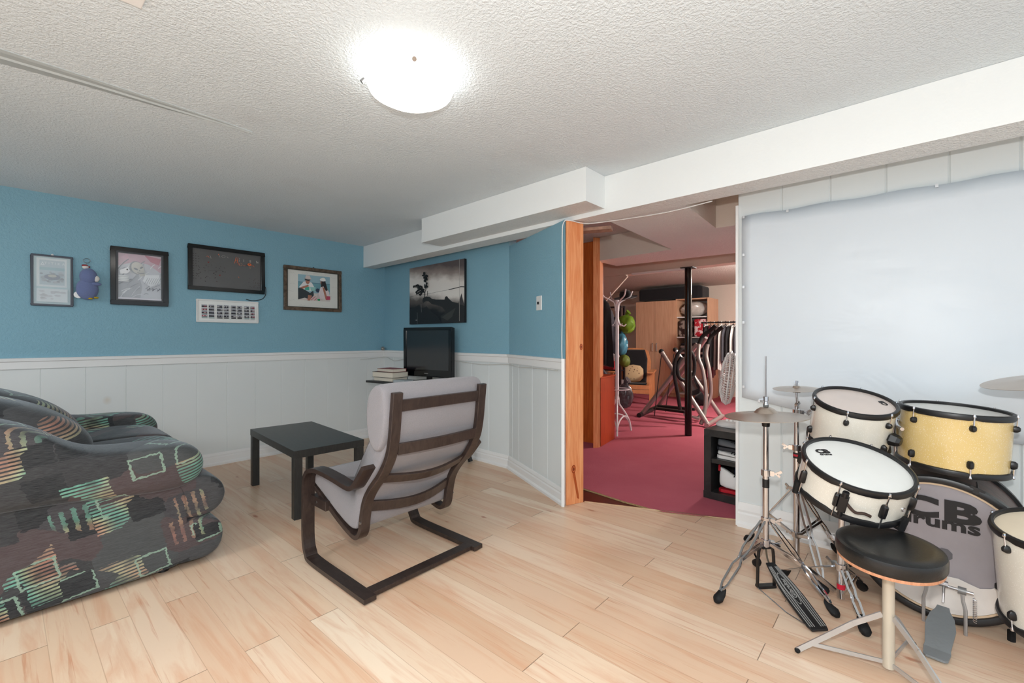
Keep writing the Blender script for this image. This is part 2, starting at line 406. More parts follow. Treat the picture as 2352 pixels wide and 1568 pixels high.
def tag(o, label, cat, group=None, kind=None):
    o['label'] = label; o['category'] = cat
    if group: o['group'] = group
    if kind: o['kind'] = kind
    return o
def struct(name, mb, m=None, label=None, **k):
    o = obj(name, mb, m, **k); o['kind'] = 'structure'
    if label: o['label'] = label
    return o
def copy_tree(o, parent=None, mtx=None):
    c = o.copy(); COL.objects.link(c)
    if parent is not None: c.parent = parent
    if mtx is not None: c.matrix_basis = mtx
    for ch in [x for x in bpy.data.objects if x.parent == o]: copy_tree(ch, c)
    return c
def frame(origin, normal, up=(0, 0, 1)):
    """matrix whose z axis is normal"""
    z = V(normal).normalized(); x = V(up).cross(z)
    if x.length < 1e-4: x = V((1, 0, 0))
    x.normalize(); y = z.cross(x)
    return M(((x.x, y.x, z.x, origin[0]), (x.y, y.y, z.y, origin[1]), (x.z, y.z, z.z, origin[2]), (0, 0, 0, 1)))
def text_mesh(body, size, mtx, bold=0, ext=.0006, spacing=1.0, sx=1.0, shear=0):
    cu = bpy.data.curves.new('t', 'FONT'); cu.body = body; cu.size = size; cu.extrude = ext; cu.offset = bold
    cu.align_x = 'CENTER'; cu.align_y = 'CENTER'; cu.space_character = spacing; cu.shear = shear; cu.resolution_u = 3
    o = bpy.data.objects.new('t', cu); COL.objects.link(o); bpy.context.view_layer.update()
    me = bpy.data.meshes.new_from_object(o.evaluated_get(bpy.context.evaluated_depsgraph_get()))
    bpy.data.objects.remove(o); mb = MB(); mb.bm.from_mesh(me)
    mb.bm.transform(mtx @ M.Diagonal((sx, 1, 1, 1))); return mb
def add_text(mb, body, size, mtx, mat=None, **k):
    t = text_mesh(body, size, mtx, **k); me = bpy.data.meshes.new('x'); t.bm.to_mesh(me)
    n0 = len(mb.bm.faces); mb.bm.from_mesh(me)
    if mat is not None:
        mb.mat(mat); mb.bm.faces.ensure_lookup_table()
        for f in mb.bm.faces[n0:]: f.material_index = mb.i
    return mb
class Art:
    """flat printed picture: shapes in a (0..1) square laid on a plane"""
    def __init__(s, origin, u, v, n): s.o, s.u, s.v, s.n = V(origin), V(u), V(v), V(n).normalized(); s.mb = MB(); s.k = 0
    def p(s, x, y, e=0): return s.o+s.u*x+s.v*y+s.n*(e+s.k*.00025)
    def poly(s, pts, m): s.k += 1; s.mb.mat(m); s.mb.face([s.mb.bm.verts.new(s.p(*q)) for q in pts]); return s
    def rect(s, a, b, c, d, m): return s.poly([(a, b), (c, b), (c, d), (a, d)], m)
    def ell(s, cx, cy, rx, ry, m, n=20, a=0):
        return s.poly([(cx+rx*math.cos(t)*math.cos(a)-ry*math.sin(t)*math.sin(a), cy+rx*math.cos(t)*math.sin(a)+ry*math.sin(t)*math.cos(a)) for t in [2*PI*i/n for i in range(n)]], m)
    def line(s, pts, wd, m):
        L = [V((x, y, 0)) for x, y in pts]; s.k += 1; s.mb.mat(m); ar = s.u.length/s.v.length
        for a, b in zip(L, L[1:]):
            d = (b-a); 
            if d.length < 1e-6: continue
            d.normalize(); nn = V((-d.y, d.x, 0))*(wd/2)
            s.mb.face([s.mb.bm.verts.new(s.p(q.x, q.y)) for q in (a-nn, b-nn, b+nn, a+nn)])
        return s
    def done(s, name, parent, **k): return obj(name, s.mb, None, parent, **k)

# ================================================================== SETTING
CZ = 2.27; BZ = 2.02
def hit(px, A, B):
    r = ray(px, 777); A, B = V((A[0], A[1])), V((B[0], B[1])); n = V((-(B-A).y, (B-A).x))
    t = A.dot(n)/(V((r.x, r.y)).dot(n)); return (V((r.x, r.y))*t-A).length
def panel_wall(name, A, B, z0, zr, z1, grooves, upper, lower, outward, th=.1, depth=.0028, gw=.006):
    """wall from A to B: grooved panels below zr, plain paint above"""
    A, B = V((*A, 0)), V((*B, 0)); d = (B-A).normalized(); o = V((*outward, 0)).normalized(); L = (B-A).length
    mb = MB().mat(lower); pts = [A]
    for s in sorted(grooves):
        if .01 < s < L-.01: pts += [A+d*(s-gw/2), A+d*s+o*depth, A+d*(s+gw/2)]
    pts += [B, B+o*th, A+o*th]
    if zr > z0: mb.prism([p+V((0, 0, z0)) for p in pts], (0, 0, zr-z0))
    if z1 > zr: mb.mat(upper).prism([p+V((0, 0, zr)) for p in (A, B, B+o*th, A+o*th)], (0, 0, z1-zr))
    return struct(name, mb)
def moulding(name, pts, prof, m, z=0, side=1, label=None):
    """profile [(out,z)] run along plan polyline pts; out to the left*side"""
    P = [V((x, y, 0)) for x, y in pts]; rs = []
    for i, p in enumerate(P):
        d0 = (p-P[i-1]).normalized() if i else (P[1]-p).normalized(); d1 = (P[i+1]-p).normalized() if i < len(P)-1 else d0
        n0, n1 = V((-d0.y, d0.x, 0))*side, V((-d1.y, d1.x, 0))*side; n = (n0+n1); n = n/n.dot(n0)
        rs.append([p+n*a+V((0, 0, z+b)) for a, b in prof])
    return struct(name, MB().rings(rs), m, label=label)
WL = -4.86; RAIL = 1.035
cA, cB, cC, cD = (WL, -4), (WL, 3.14), (-2.74, 3.07), (-1.826, 2.639)
gl = [.201+.2455*k for k in range(-17, 12)]
panel_wall('wall_left', cA, cB, 0, RAIL, CZ, [g+4 for g in gl], BLUE, WAINS, (-1, 0))
panel_wall('wall_back', (WL-.1, 3.143), cC, 0, RAIL, CZ, [x-WL+.1 for x in (-4.669, -4.43, -4.19, -3.96, -3.73, -3.504, -3.256, -3.006)], BLUE, WHITEP, (0, 1))
panel_wall('wall_angled', cC, cD, 0, RAIL, BZ, [hit(px, cC, cD) for px in (1176.5, 1191.7, 1222.6, 1258)], BLUE, WHITEP, (-.3, .95), .08)
panel_wall('wall_right', (-.815, 3.097), (3, 3.11), 0, CZ, CZ, [x+.815 for x in (-.576, -.338, -.095, .146, .382, .62, .86, 1.1, 1.35, 1.6, 1.85)], WHITEP, WHITEP, (0, 1), .1, .006, .012)
base = [(0, 0), (-.03, 0), (-.03, .018), (-.018, .03), (-.018, .07), (-.012, .08), (-.014, .09), (-.006, .112), (0, .112)]
rail = [(0, 0), (-.014, 0), (-.014, .052), (-.026, .056), (-.028, .078), (0, .08)]
run = [(WL, -4), (WL, 3.14), cC, cD]
moulding('baseboard_left', run, base, TRIMW, side=1, label='white moulded baseboard round the panelled walls')
moulding('trim_1', run, rail, TRIMW, z=.957, side=1, label='white chair rail above the panelling')
base2 = [(0, 0), (-.032, 0), (-.032, .02), (-.02, .034), (-.02, .08), (-.013, .09), (-.016, .105), (-.008, .15), (0, .15)]
moulding('baseboard_right', [(-.815, 3.097), (3, 3.11)], base2, TRIMW, side=1, label='tall white baseboard under the white sheet')
struct('trim_2', MB().box((-.829, 3.085, 0), (-.812, 3.2, BZ)), TRIMW, label='thin white edge strip beside the doorway')
mb = MB(); mb.bar((-1.83, 2.622, 0), (-1.83, 2.622, RAIL+.002), .03, .022, (.9, .44, 0))
struct('trim_3', mb, TRIMW, label='white corner strip beside the pine post')
# floors
mb = MB(); mb.prism([(-5, -4, -.05), (3, -4, -.05), (3, 3.2, -.05), (-.83, 3.2, -.05), (-.83, 3.165, -.05), (-1.77, 2.785, -.05), (-1.95, 2.75, -.05), (-2.74, 3.2, -.05), (-5, 3.3, -.05)], (0, 0, .05))
struct('floor', mb, FLOORM, label='pale birch laminate plank floor')
SUBF = flat((84, 26, 20), .4, 0, .5, .2, 14, name='dark_painted_subfloor')
mb = MB().prism([(-1.95, 2.76, -.05), (-1.77, 2.785, -.05), (-.83, 3.165, -.05), (-.5, 3.3, -.05), (-.5, 10.2, -.05), (-8, 10.2, -.05), (-8, 4.3, -.05), (-3, 3.2, -.05)], (0, 0, .042))
struct('floor', mb, SUBF, label='dark red bare subfloor strip in the doorway')
edge = [FL(*q) for q in ((1339.5, 1121), (1372, 1131), (1406, 1142), (1434, 1151), (1462, 1158.5), (1495, 1168), (1524, 1175.5), (1600, 1184), (1697, 1193))]
cp = [(-2.6, 3.1)]+[(p.x, p.y) for p in edge]+[(-.5, 3.3), (-.5, 10.2), (-8, 10.2), (-8, 4.0)]
mb = MB().prism([(x, y, -.008) for x, y in cp], (0, 0, .012)); struct('floor', mb, CARPET, label='worn rose carpet of the back room')
UNDER = flat((150, 128, 92), .9, 0, .2, .3, 60, name='carpet_backing')
mb = MB().strip([V((p.x, p.y-.006, -.003)) for p in edge], .008, .010, (0, 0, 1)); struct('trim_4', mb, UNDER, label='frayed tan backing along the carpet edge')
EDGW = m_wood('laminate_edge', (206, 172, 136), (222, 190, 156), (150, 100, 70), (2, 2, 2), .6)
mb = MB().bar((-1.765, 2.795, .0), (-.83, 3.175, .0), .012, .008); struct('trim_5', mb, EDGW, label='raw pale edge of the laminate in the doorway')
# ceilings
struct('ceiling', MB().prism([(-5, -4, CZ), (3, -4, CZ), (3, 2.95, CZ), (-5, 3.25, CZ)], (0, 0, .06)), CEIL, label='white stippled ceiling')
struct('ceiling', MB().prism([(-5, 3.25, CZ), (3, 2.95, CZ), (3, 10.2, CZ), (-8, 10.2, CZ), (-8, 3.25, CZ)], (0, 0, .06)), REARC, label='stippled ceiling of the back room')
def beam(name, poly, z0, z1, side, under, label):
    mb = MB().mat(side).prism([(x, y, z0) for x, y in poly], (0, 0, z1-z0)); mb.mat(under)
    bmesh.ops.recalc_face_normals(mb.bm, faces=mb.bm.faces)
    for f in mb.bm.faces:
        f.normal_update()
        if f.normal.z < -.9: f.material_index = mb.i
    return struct(name, mb, label=label)
beam('ceiling_beam', [(-4.87, 2.852), (-1.54, 2.69), (.33, 2.61), (3, 2.50), (3, 2.71), (.36, 2.81), (-.75, 2.85), (-1.8, 2.875), (-2.39, 2.905), (-4.87, 3.0)], BZ, CZ-.001, BEAMW, BEAMU, 'long white boxed beam crossing the ceiling')
beam('ceiling_bulkhead', [(-3.335, 2.54), (-1.54, 2.455), (-1.54, 2.70), (-3.335, 2.79)], 2.052, CZ-.001, BEAMW, BEAMU, 'short white box in front of the long beam')
# back room shell
beam('ceiling_soffit', [(-1.62, 2.88), (-1.69, 4.20), (-2.56, 4.29), (-2.56, 4.74), (-.5, 4.82), (-.5, 3.65), (-1.11, 3.61), (-1.06, 2.86)], BZ+.001, CZ-.001, CREAM, BEAMU, 'lowered stippled soffit with a triangular notch past the doorway')
beam('ceiling_beam', [(-3.6, 5.62), (-.5, 5.42), (-.5, 5.6), (-3.6, 5.8)], 2.04, CZ-.001, CREAM, CREAM, 'second beam held up by the black post')
mb = MB().prism([(-3.7, 5.66, 2.04), (-2.87, 5.6, 2.04), (-3.17, 5.62, 1.765), (-3.7, 5.66, 1.30)], (0, .04, 0))
struct('wall_stair', mb, CREAM, label='white sloping panel under the stairs')
struct('trim_6', MB().bar((-2.87, 5.6, 2.03), (-3.62, 5.66, 1.36), .05, .03, (0, 1, 0)), flat((206, 190, 176), .5), label='pale strip along the sloping panel')
struct('trim_7', MB().box((-2.75, 5.5, 2.015), (-2.0, 5.56, 2.04)), TRIMW, label='thin white conduit under the second beam')
struct('wall_back', MB().box((-8, 9.75, 0), (-.4, 9.85, CZ)), CREAM, label='cream wall at the far end of the back room')
struct('wall_right', MB().box((-.5, 3.25, 0), (-.4, 9.8, CZ)), CREAM, label='side wall of the back room')
struct('wall_left', MB().box((-6.4, 4.6, 0), (-6.3, 9.8, CZ)), CREAM, label='left wall of the back room')
mb = MB().mat(PINED)
for k in range(9):
    a = -2.65-.1*k; mb.box((a-.097, 4.40+.004*(k % 2), 0), (a-.001, 4.5, CZ-.002))
mb.box((-6.3, 4.5, 0), (-2.65, 4.6, CZ-.002)); struct('wall_pine', mb, label='dark knotty pine boards behind the doorway')
mb = MB().prism([(-2.552, 4.215, 0), (-2.512, 4.285, 0), (-2.60, 4.50, 0), (-2.655, 4.50, 0)], (0, 0, CZ-.005)); struct('trim_8', mb, PINE, label='darker pine door casing past the front post')
mb = MB().prism([(-1.819, 2.643, 0), (-1.765, 2.782, 0), (-1.86, 2.82, 0), (-1.900, 2.705, 0)], (0, 0, BZ-.004))
struct('trim_9', mb, PINE, bevel=.003, label='orange varnished pine post at the doorway')
pst = bpy.data.objects['trim_9']; A = Art((-1.8188, 2.6425, 0), (.054, .139, 0), (0, 0, 2.0), (.932, -.362, 0)) if 0 else None
for ku, kz, ks in ((.42, .25, .024), (.86, 1.12, .018)):
    mb = MB()
    for j, (f, c_) in enumerate(((1.0, (150, 62, 26)), (.72, (196, 104, 60)), (.42, (120, 50, 24)))):
        mb.mat(flat(c_, .4)); o_ = V((-1.819, 2.643, 0))+V((.054, .139, 0))*ku+V((.932, -.362, 0))*(.0006+.0004*j)+V((0, 0, kz)); u_ = V((.362, .932, 0))
        mb.face([mb.bm.verts.new(o_+u_*(ks*.75*f*math.cos(a))+V((0, 0, ks*1.25*f*math.sin(a)))) for a in [2*PI*k/16 for k in range(16)]])
    if ku < .5: mb.mat(flat((176, 84, 40), .4)); mb.face([mb.bm.verts.new(V((-1.819, 2.643, 0))+V((.054, .139, 0))*uu_+V((.932, -.362, 0))*.0005+V((0, 0, zz_))) for uu_, zz_ in ((.36, .225), (.5, .225), (.72, .06), (.74, .03), (.62, .04), (.48, .14))])
    obj('knot', mb, None, pst)
# torn strip above the doorway
mb = MB().bar((-1.86, 2.88, 1.985), (-1.64, 2.97, 1.985), .10, .022); struct('trim_10', mb, flat((150, 120, 104), .8, 0, .2, .3, 30, .4, 80), label='broken plaster edge above the pine post')
# ceiling tape joint
PLAS = flat((178, 186, 188), .5, 0, .3, .03, 5, name='bare_plaster')
mb = MB(); rs = []
for y, a, b in ((-1.2, -2.56, -2.72), (0, -2.565, -2.70), (.25, -2.57, -2.665), (.5, -2.575, -2.65), (.7, -2.582, -2.625), (.88, -2.597, -2.60)):
    mid = (a*.55+b*.45); rs.append([V((a, y, CZ+.002)), V((a, y, CZ-.003)), V((a-.02*(a-b)/.14, y, CZ-.006)), V((mid, y, CZ-.004)), V((mid-.008, y, CZ-.010)), V((b, y, CZ-.003)), V((b, y, CZ+.002))])
struct('trim_11', MB().rings(rs), PLAS, label='smooth taped joint in the stippled ceiling')
for i, (x, y, r) in enumerate(((-2.45, 1.02, .018), (-2.43, 1.06, .012))):
    pass

# ================================================================== CEILING FIXTURES
lx, ly = -1.535, 1.115
t = thing('ceiling_light', 'lit round frosted glass dome light on the white ceiling', 'light', (lx, ly, CZ))
obj('base_plate', MB().lathe([(.0, 2.268), (.15, 2.268), (.15, 2.245), (.0, 2.245)], 40, axis=(lx, ly, 0)), WHITEM, t, smooth=True)
obj('glass_shade', MB().lathe([(.150, 2.262), (.174, 2.244), (.181, 2.226), (.165, 2.188), (.12, 2.163), (.06, 2.151), (.004, 2.148)], 48, axis=(lx, ly, 0)), LAMPG, t, smooth=True)
for cx_, cy_ in ((-1.385, 1.020), (-1.645, .972), (-1.56, 1.29)):
    d_ = V((cx_-lx, cy_-ly, 0)).normalized(); c_ = V((lx, ly, 2.222))+d_*.182; obj('retaining_clip', MB().cyl(c_, c_+d_*.012+V((0, 0, -.012)), .009, 12), STEEL, t, smooth=True)
mb = MB().box((-1.89, -.05, CZ-.012), (-1.60, .308, CZ-.0005)); t = obj('ceiling_vent', mb, TRIMW, bevel=.003)
tag(t, 'white rectangular ceiling plate cut off at the top edge near the left', 'vent')
for k in range(6): pass

# ================================================================== THINGS ON THE BLUE WALL (plane x = WL)
def picture(name, label, y0, y1, z0, z1, fw, fmat, depth=.02, cat='picture', inner=None, group=None, tilt=0):
    t = thing(name, label, cat, (WL, (y0+y1)/2, z0), group)
    mb = MB(); x0, x1 = WL+.001, WL+depth
    for a, b in (((y0, z0), (y1, z0+fw)), ((y0, z1-fw), (y1, z1)), ((y0, z0+fw), (y0+fw, z1-fw)), ((y1-fw, z0+fw), (y1, z1-fw))):
        mb.box((x0, a[0], a[1]), (x1, b[0], b[1]))
    obj('frame', mb, fmat, t, bevel=.003)
    if inner:
        mb = MB(); e = inner[1]; a0, a1, b0, b1 = y0+fw, y1-fw, z0+fw, z1-fw
        for a, b in (((a0, b0), (a1, b0+e)), ((a0, b1-e), (a1, b1)), ((a0, b0+e), (a0+e, b1-e)), ((a1-e, b0+e), (a1, b1-e))):
            mb.box((x0, a[0], a[1]), (x1-.006, b[0], b[1]))
        obj('inner_frame', mb, inner[0], t)
    return t
def art_wall(y0, y1, z0, z1, x): return Art((x, y0, z0), (0, y1-y0, 0), (0, 0, z1-z0), (1, 0, 0))
def ink(c, r=.5): return flat(c, r, var=.03)
# 1 framed certificate like poster
t = picture('picture_frame', 'thin dark framed pale poster left of the blue penguin', .150, .374, 1.423, 1.806, .014, flat((66, 72, 84), .4))
A = art_wall(.164, .360, 1.437, 1.792, WL+.006)
A.rect(0, 0, 1, 1, ink((196, 218, 224))).rect(.08, .37, .90, .97, ink((232, 238, 240))).rect(.16, .41, .84, .93, ink((198, 212, 220)))
A.rect(.16, .72, .84, .78, ink((168, 196, 206)))
for k in range(26):
    c = random.randint(150, 200); cx, cy = random.uniform(.2, .8), random.uniform(.46, .68)
    A.ell(cx, cy, random.uniform(.03, .09), random.uniform(.01, .035), ink((c, c+4, c+12)), 9)
A.ell(.5, .58, .22, .06, ink((146, 152, 166))).ell(.5, .60, .12, .03, ink((206, 204, 196)))
A.poly([(.18, .82), (.30, .82), (.24, .89)], ink((240, 246, 248))).poly([(.215, .835), (.265, .835), (.24, .865)], ink((190, 206, 216)))
A.rect(.08, .05, .92, .33, ink((226, 232, 236)))
for k in range(14):
    c = random.randint(196, 222); A.ell(random.uniform(.2, .8), random.uniform(.1, .28), random.uniform(.04, .12), .02, ink((c, c, c+6)), 9)
mtx = frame((WL+.006+A.k*.00025+.0006, 0, 0), (1, 0, 0))
add_text(A.mb, 'TITIKA', .026, M.Translation((0, .274, 1.742)) @ M.Translation((WL+.006+.014, 0, 0)) @ M.Rotation(PI/2, 4, 'Z') @ M.Rotation(PI/2, 4, 'X'), ink((240, 246, 248)), spacing=1.5, ext=.0004)
A.done('poster', t)
obj('glass', MB().box((WL+.0245, .164, 1.437), (WL+.0255, .360, 1.792)), GLASS, t)
obj('hanging_hook', MB().cyl((WL+.002, .262, 1.808), (WL+.012, .262, 1.808), .008, 10), STEEL, t)
# 2 black framed drawing
t = picture('picture_frame', 'thick black framed grey and pink skull drawing', .590, .969, 1.456, 1.930, .034, GLOSSB, .03, inner=(flat((70, 72, 76), .4), .014))
A = art_wall(.638, .921, 1.504, 1.882, WL+.006); G = lambda a: ink((min(255, a+22), min(255, a+22), min(255, a+30)))
A.rect(0, 0, 1, 1, G(196)).poly([(0, .72), (0, 1), (1, 1), (1, .62), (.7, .8), (.4, .84)], ink((222, 184, 198)))
A.poly([(.05, .9), (.3, .82), (.2, 1)], ink((236, 190, 206))).poly([(.6, 1), (1, .95), (.95, .8), (.75, .86)], ink((208, 120, 138)))
A.poly([(0, 0), (0, .36), (.3, .42), (.45, .6), (.55, .3), (.5, 0)], G(168))
random.seed(11)
for k in range(30):
    x, y = random.uniform(0, 1), random.uniform(.02, .75); l = random.uniform(.1, .34); a = random.uniform(.3, 1.1) if x < .5 else random.uniform(.1, .8)
    q = [(x, y), (min(1, x+l*.5*math.cos(a)), min(.97, y+l*.5*math.sin(a)+.02)), (min(1, x+l*math.cos(a)), min(.97, y+l*math.sin(a)))]
    A.line(q, random.uniform(.006, .02), G(random.choice((120, 140, 226, 240, 236, 150))))
A.ell(.42, .70, .17, .14, G(140), a=-.4).ell(.44, .70, .15, .125, ink((222, 216, 208)), a=-.4)
A.poly([(.42, .64), (.60, .66), (.62, .54), (.50, .52)], ink((214, 210, 204)))
A.ell(.40, .675, .05, .022, G(120), a=-.3).ell(.53, .715, .04, .02, G(110), a=.5).poly([(.47, .655), (.5, .655), (.485, .625)], G(120))
A.line([(.43, .60), (.5, .58), (.60, .60)], .012, G(120))
for k in range(5): A.line([(.46+.03*k, .605), (.465+.03*k, .575)], .006, G(130))
A.poly([(.62, .56), (.95, .58), (.98, .40), (.74, .30), (.55, .42)], G(226))
for k in range(7): A.line([(.60+.05*k, .36), (.68+.05*k, .50)], .008, G(130))
for k in range(4): A.ell(.12, .50-.035*k, .13, .016, G(232)).line([(.0, .482-.035*k), (.25, .484-.035*k)], .005, G(120))
A.poly([(.03, .62), (.22, .70), (.27, .62), (.20, .56), (.05, .54)], G(228)).ell(.20, .645, .035, .028, G(236)).ell(.20, .645, .018, .015, G(90))
for k in range(9): A.poly([(.66+.04*k, .2+.03*(k % 3)), (.70+.04*k, .23+.03*(k % 3)), (.67+.04*k, .26+.02*(k % 2))], G(96))
A.rect(0, .0, 1, .035, G(190)); A.done('drawing', t)
obj('glass', MB().box((WL+.0215, .638, 1.504), (WL+.0225, .921, 1.882)), GLASS, t)
# 3 dark writing board
t = picture('writing_board', 'black framed dark glass writing board with orange scribbles', 1.111, 1.749, 1.619, 2.031, .034, GLOSSB, .034, cat='board')
BRD = flat((92, 92, 92), .28, 0, .5, .12, 3, name='dark_board_glass')
obj('board', MB().box((WL+.002, 1.143, 1.651), (WL+.014, 1.717, 1.999)), BRD, t)
A = art_wall(1.145, 1.715, 1.653, 1.997, WL+.0145); OR = ink((226, 110, 60)); HK = ink((44, 34, 34)); PL = ink((176, 172, 166)); RD = ink((130, 44, 40))
def heart(x, y, s, m): A.poly([(x, y-s*1.3), (x-s*.8, y), (x-s*.5, y+s*.6), (x, y+s*.2), (x+s*.5, y+s*.6), (x+s*.8, y)], m)
random.seed(3)
for r in range(11):
    for c in range(random.choice((1, 2, 3, 3))): heart(.015+c*.035+random.uniform(-.004, .004), .86-.065*r, .010, HK)
for k in range(34): heart(random.uniform(.06, .46), random.uniform(.12, .6), random.uniform(.007, .012), random.choice((HK, HK, ink((70, 52, 50)))))
for k in range(30): heart(random.uniform(.80, .98), random.uniform(.06, .34), .008, ink((74, 58, 56)))
heart(.21, .66, .018, RD); heart(.37, .34, .018, RD)
A.line([(.61, .88), (.595, .78), (.585, .70)], .007, OR).line([(.595, .79), (.63, .80)], .006, OR).line([(.635, .87), (.63, .80), (.62, .72)], .007, OR)
A.line([(.655, .82), (.65, .75)], .005, PL).ell(.657, .85, .004, .008, PL)
A.line([(.64, .74), (.635, .66)], .005, OR).line([(.637, .70), (.655, .70), (.657, .65)], .005, OR)
A.line([(.675+.022*math.cos(a), .69+.04*math.sin(a)) for a in [PI*i/5 for i in range(11)]], .004, ink((198, 140, 110)))
A.line([(.715, .67), (.735, .66), (.745, .68)], .005, OR).ell(.81, .71, .03, .035, OR).ell(.81, .715, .016, .014, ink((150, 80, 50)))
A.line([(.84, .69), (.87, .69), (.885, .66)], .006, OR).line([(.80, .67), (.82, .60), (.835, .66)], .004, ink((170, 130, 110)))
A.line([(.18, .80), (.20, .82), (.22, .78)], .006, OR).line([(.345, .90), (.36, .87)], .010, OR).line([(.36, .86), (.37, .82)], .004, PL)
A.line([(.64, .34), (.65, .31)], .006, OR)
for w_, x in (('I', .72), ('ll', .82), ('fx', .93)): 
    add_text(A.mb, w_, .034, M.Translation((WL+.0145+.03, 1.145+.57*x, 1.653+.344*.80)) @ M.Rotation(PI/2, 4, 'Z') @ M.Rotation(PI/2, 4, 'X'), PL, ext=.0003)
A.line([(.23, .84), (.245, .76)], .004, PL).line([(.42+.025*math.cos(a), .85+.03*math.sin(a)) for a in [PI*i/4 for i in range(9)]], .004, PL).line([(.47, .86), (.49, .82)], .004, PL)
A.line([(.2, .43), (.3, .455), (.42, .46)], .003, HK)
A.done('scribbles', t)
tag(obj('cable', MB().tube([(WL+.012, 1.749, 1.70), (WL+.01, 1.765, 1.685), (WL+.008, 1.765, 1.62), (WL+.006, 1.735, 1.575), (WL+.006, 1.68, 1.556), (WL+.008, 1.63, 1.552), (WL+.01, 1.585, 1.562)], .0035, 6, 5), BLACKP, smooth=True),
    'thin black cable looping below the dark writing board', 'cable')
# 4 photo strip frame
t = picture('picture_frame', 'long white frame of small photo strips under the board', 1.177, 1.695, 1.329, 1.541, .012, WHITEPL, .016)
A = art_wall(1.189, 1.683, 1.341, 1.529, WL+.005); A.rect(0, 0, 1, 1, ink((228, 230, 228))).rect(.01, .03, .99, .97, ink((236, 238, 236)))
random.seed(5)
for x0, x1, pk in ((.06, .15, 1), (.17, .26, 0), (.30, .39, 0), (.41, .49, 0), (.53, .61, 0), (.63, .71, 0), (.75, .835, 0), (.855, .93, 2)):
    for r in range(4):
        y = .80-.155*r; A.rect(x0, y-.13, x1, y, ink((150, 152, 160))); 
        for q in range(4):
            c = random.choice(((40, 44, 54), (30, 30, 36), (190, 186, 186), (84, 78, 84)) if pk == 0 else ((170, 60, 80), (220, 190, 190), (44, 40, 46), (120, 70, 80)))
            xx = x0+(x1-x0)*(.15+.22*q); A.ell(xx, y-.085, .012, .035, ink(c), 8)
        A.rect(x0, y-.13, x1, y-.10, ink((36, 38, 46)))
    A.rect(x0, .135, x1, .185, ink((150, 168, 168) if x0 < .27 or x0 > .72 else (40, 40, 46)))
A.done('photo_strips', t)
# 5 brown framed beach photo
t = picture('picture_frame', 'brown metallic framed beach photo with a wide cream mat', 1.936, 2.563, 1.477, 1.941, .030, m_wood('bronze_frame', (72, 58, 46), (110, 92, 76), (40, 30, 20), (3, 3, 3), .3), .026, inner=(flat((60, 60, 52), .35), .010))
obj('mat_board', MB().box((WL+.002, 1.964, 1.505), (WL+.006, 2.535, 1.913)), flat((222, 222, 216), .8, var=.01), t)
A = art_wall(2.085, 2.435, 1.588, 1.862, WL+.0065)
SKIN = ink((176, 120, 100)); WHT = ink((226, 226, 226)); DKC = ink((56, 62, 66))
A.rect(0, 0, 1, 1, ink((150, 184, 196))).rect(0, .40, 1, .70, ink((112, 160, 172))).rect(0, .69, 1, .715, ink((90, 128, 146))).rect(0, 0, 1, .30, ink((210, 204, 198)))
for k in range(9): A.line([(.25+.05*k, .02), (.38+.05*k, .18)], .02, ink((196, 70, 90) if k % 2 else (226, 180, 186)))
A.poly([(.55, .0), (.6, .32), (.68, .3), (.75, .05)], ink((206, 190, 190)))
A.poly([(.03, .50), (.16, .72), (.28, .76), (.42, .70), (.50, .52), (.40, .38), (.16, .40)], WHT)
A.poly([(.21, .52), (.34, .54), (.34, .40), (.20, .40)], ink((70, 170, 150))).poly([(0, .46), (.12, .46), (.36, .30), (.46, .40), (.48, .22), (.36, .04), (.2, .1), (0, .02)], DKC)
A.poly([(.30, .22), (.42, .20), (.36, .0), (.28, .0)], SKIN).poly([(.04, .48), (.14, .44), (.33, .56), (.30, .62)], SKIN)
A.ell(.285, .76, .065, .12, SKIN).poly([(.20, .84), (.36, .84), (.37, .80), (.30, .76), (.20, .80)], DKC)
A.ell(.295, .86, .11, .035, ink((200, 186, 180))).poly([(.21, .87), (.23, .98), (.35, .98), (.38, .86)], ink((214, 200, 194)))
A.poly([(.36, .54), (.54, .54), (.50, .38), (.38, .40)], ink((150, 196, 190))).ell(.60, .42, .06, .08, ink((50, 62, 84)))
A.poly([(.70, .60), (.86, .64), (.97, .36), (.94, .14), (.68, .10), (.62, .3)], ink((220, 208, 210))).poly([(.74, .58), (.82, .54), (.92, .06), (.85, .08)], SKIN)
A.ell(.73, .74, .045, .10, SKIN).poly([(.72, .84), (.84, .82), (.92, .46), (.86, .42), (.78, .60), (.70, .56)], ink((48, 44, 48)))
A.ell(.76, .86, .10, .06, WHT).ell(.77, .89, .07, .06, ink((236, 234, 226)))
A.poly([(.88, .22), (1, .22), (1, .08), (.86, .06)], ink((186, 74, 100))).ell(.63, .05, .045, .035, ink((20, 150, 90)))
A.done('beach_photo', t)
random.seed(9); A = art_wall(1.964, 2.535, 1.505, 1.913, WL+.0062); PEN = ink((186, 186, 184))
for cx, cy in ((.10, .9), (.12, .62), (.08, .42), (.10, .2), (.34, .92), (.30, .07), (.72, .07), (.78, .93), (.9, .86), (.92, .6), (.9, .35), (.55, .92)):
    A.line([(cx+.014*k, cy+random.uniform(-.025, .025)) for k in range(-4, 5)], .0025, PEN)
A.done('signatures', t)
obj('hanging_hook', MB().cyl((WL+.002, 2.25, 1.946), (WL+.012, 2.25, 1.946), .006, 8), BLACKP, t)
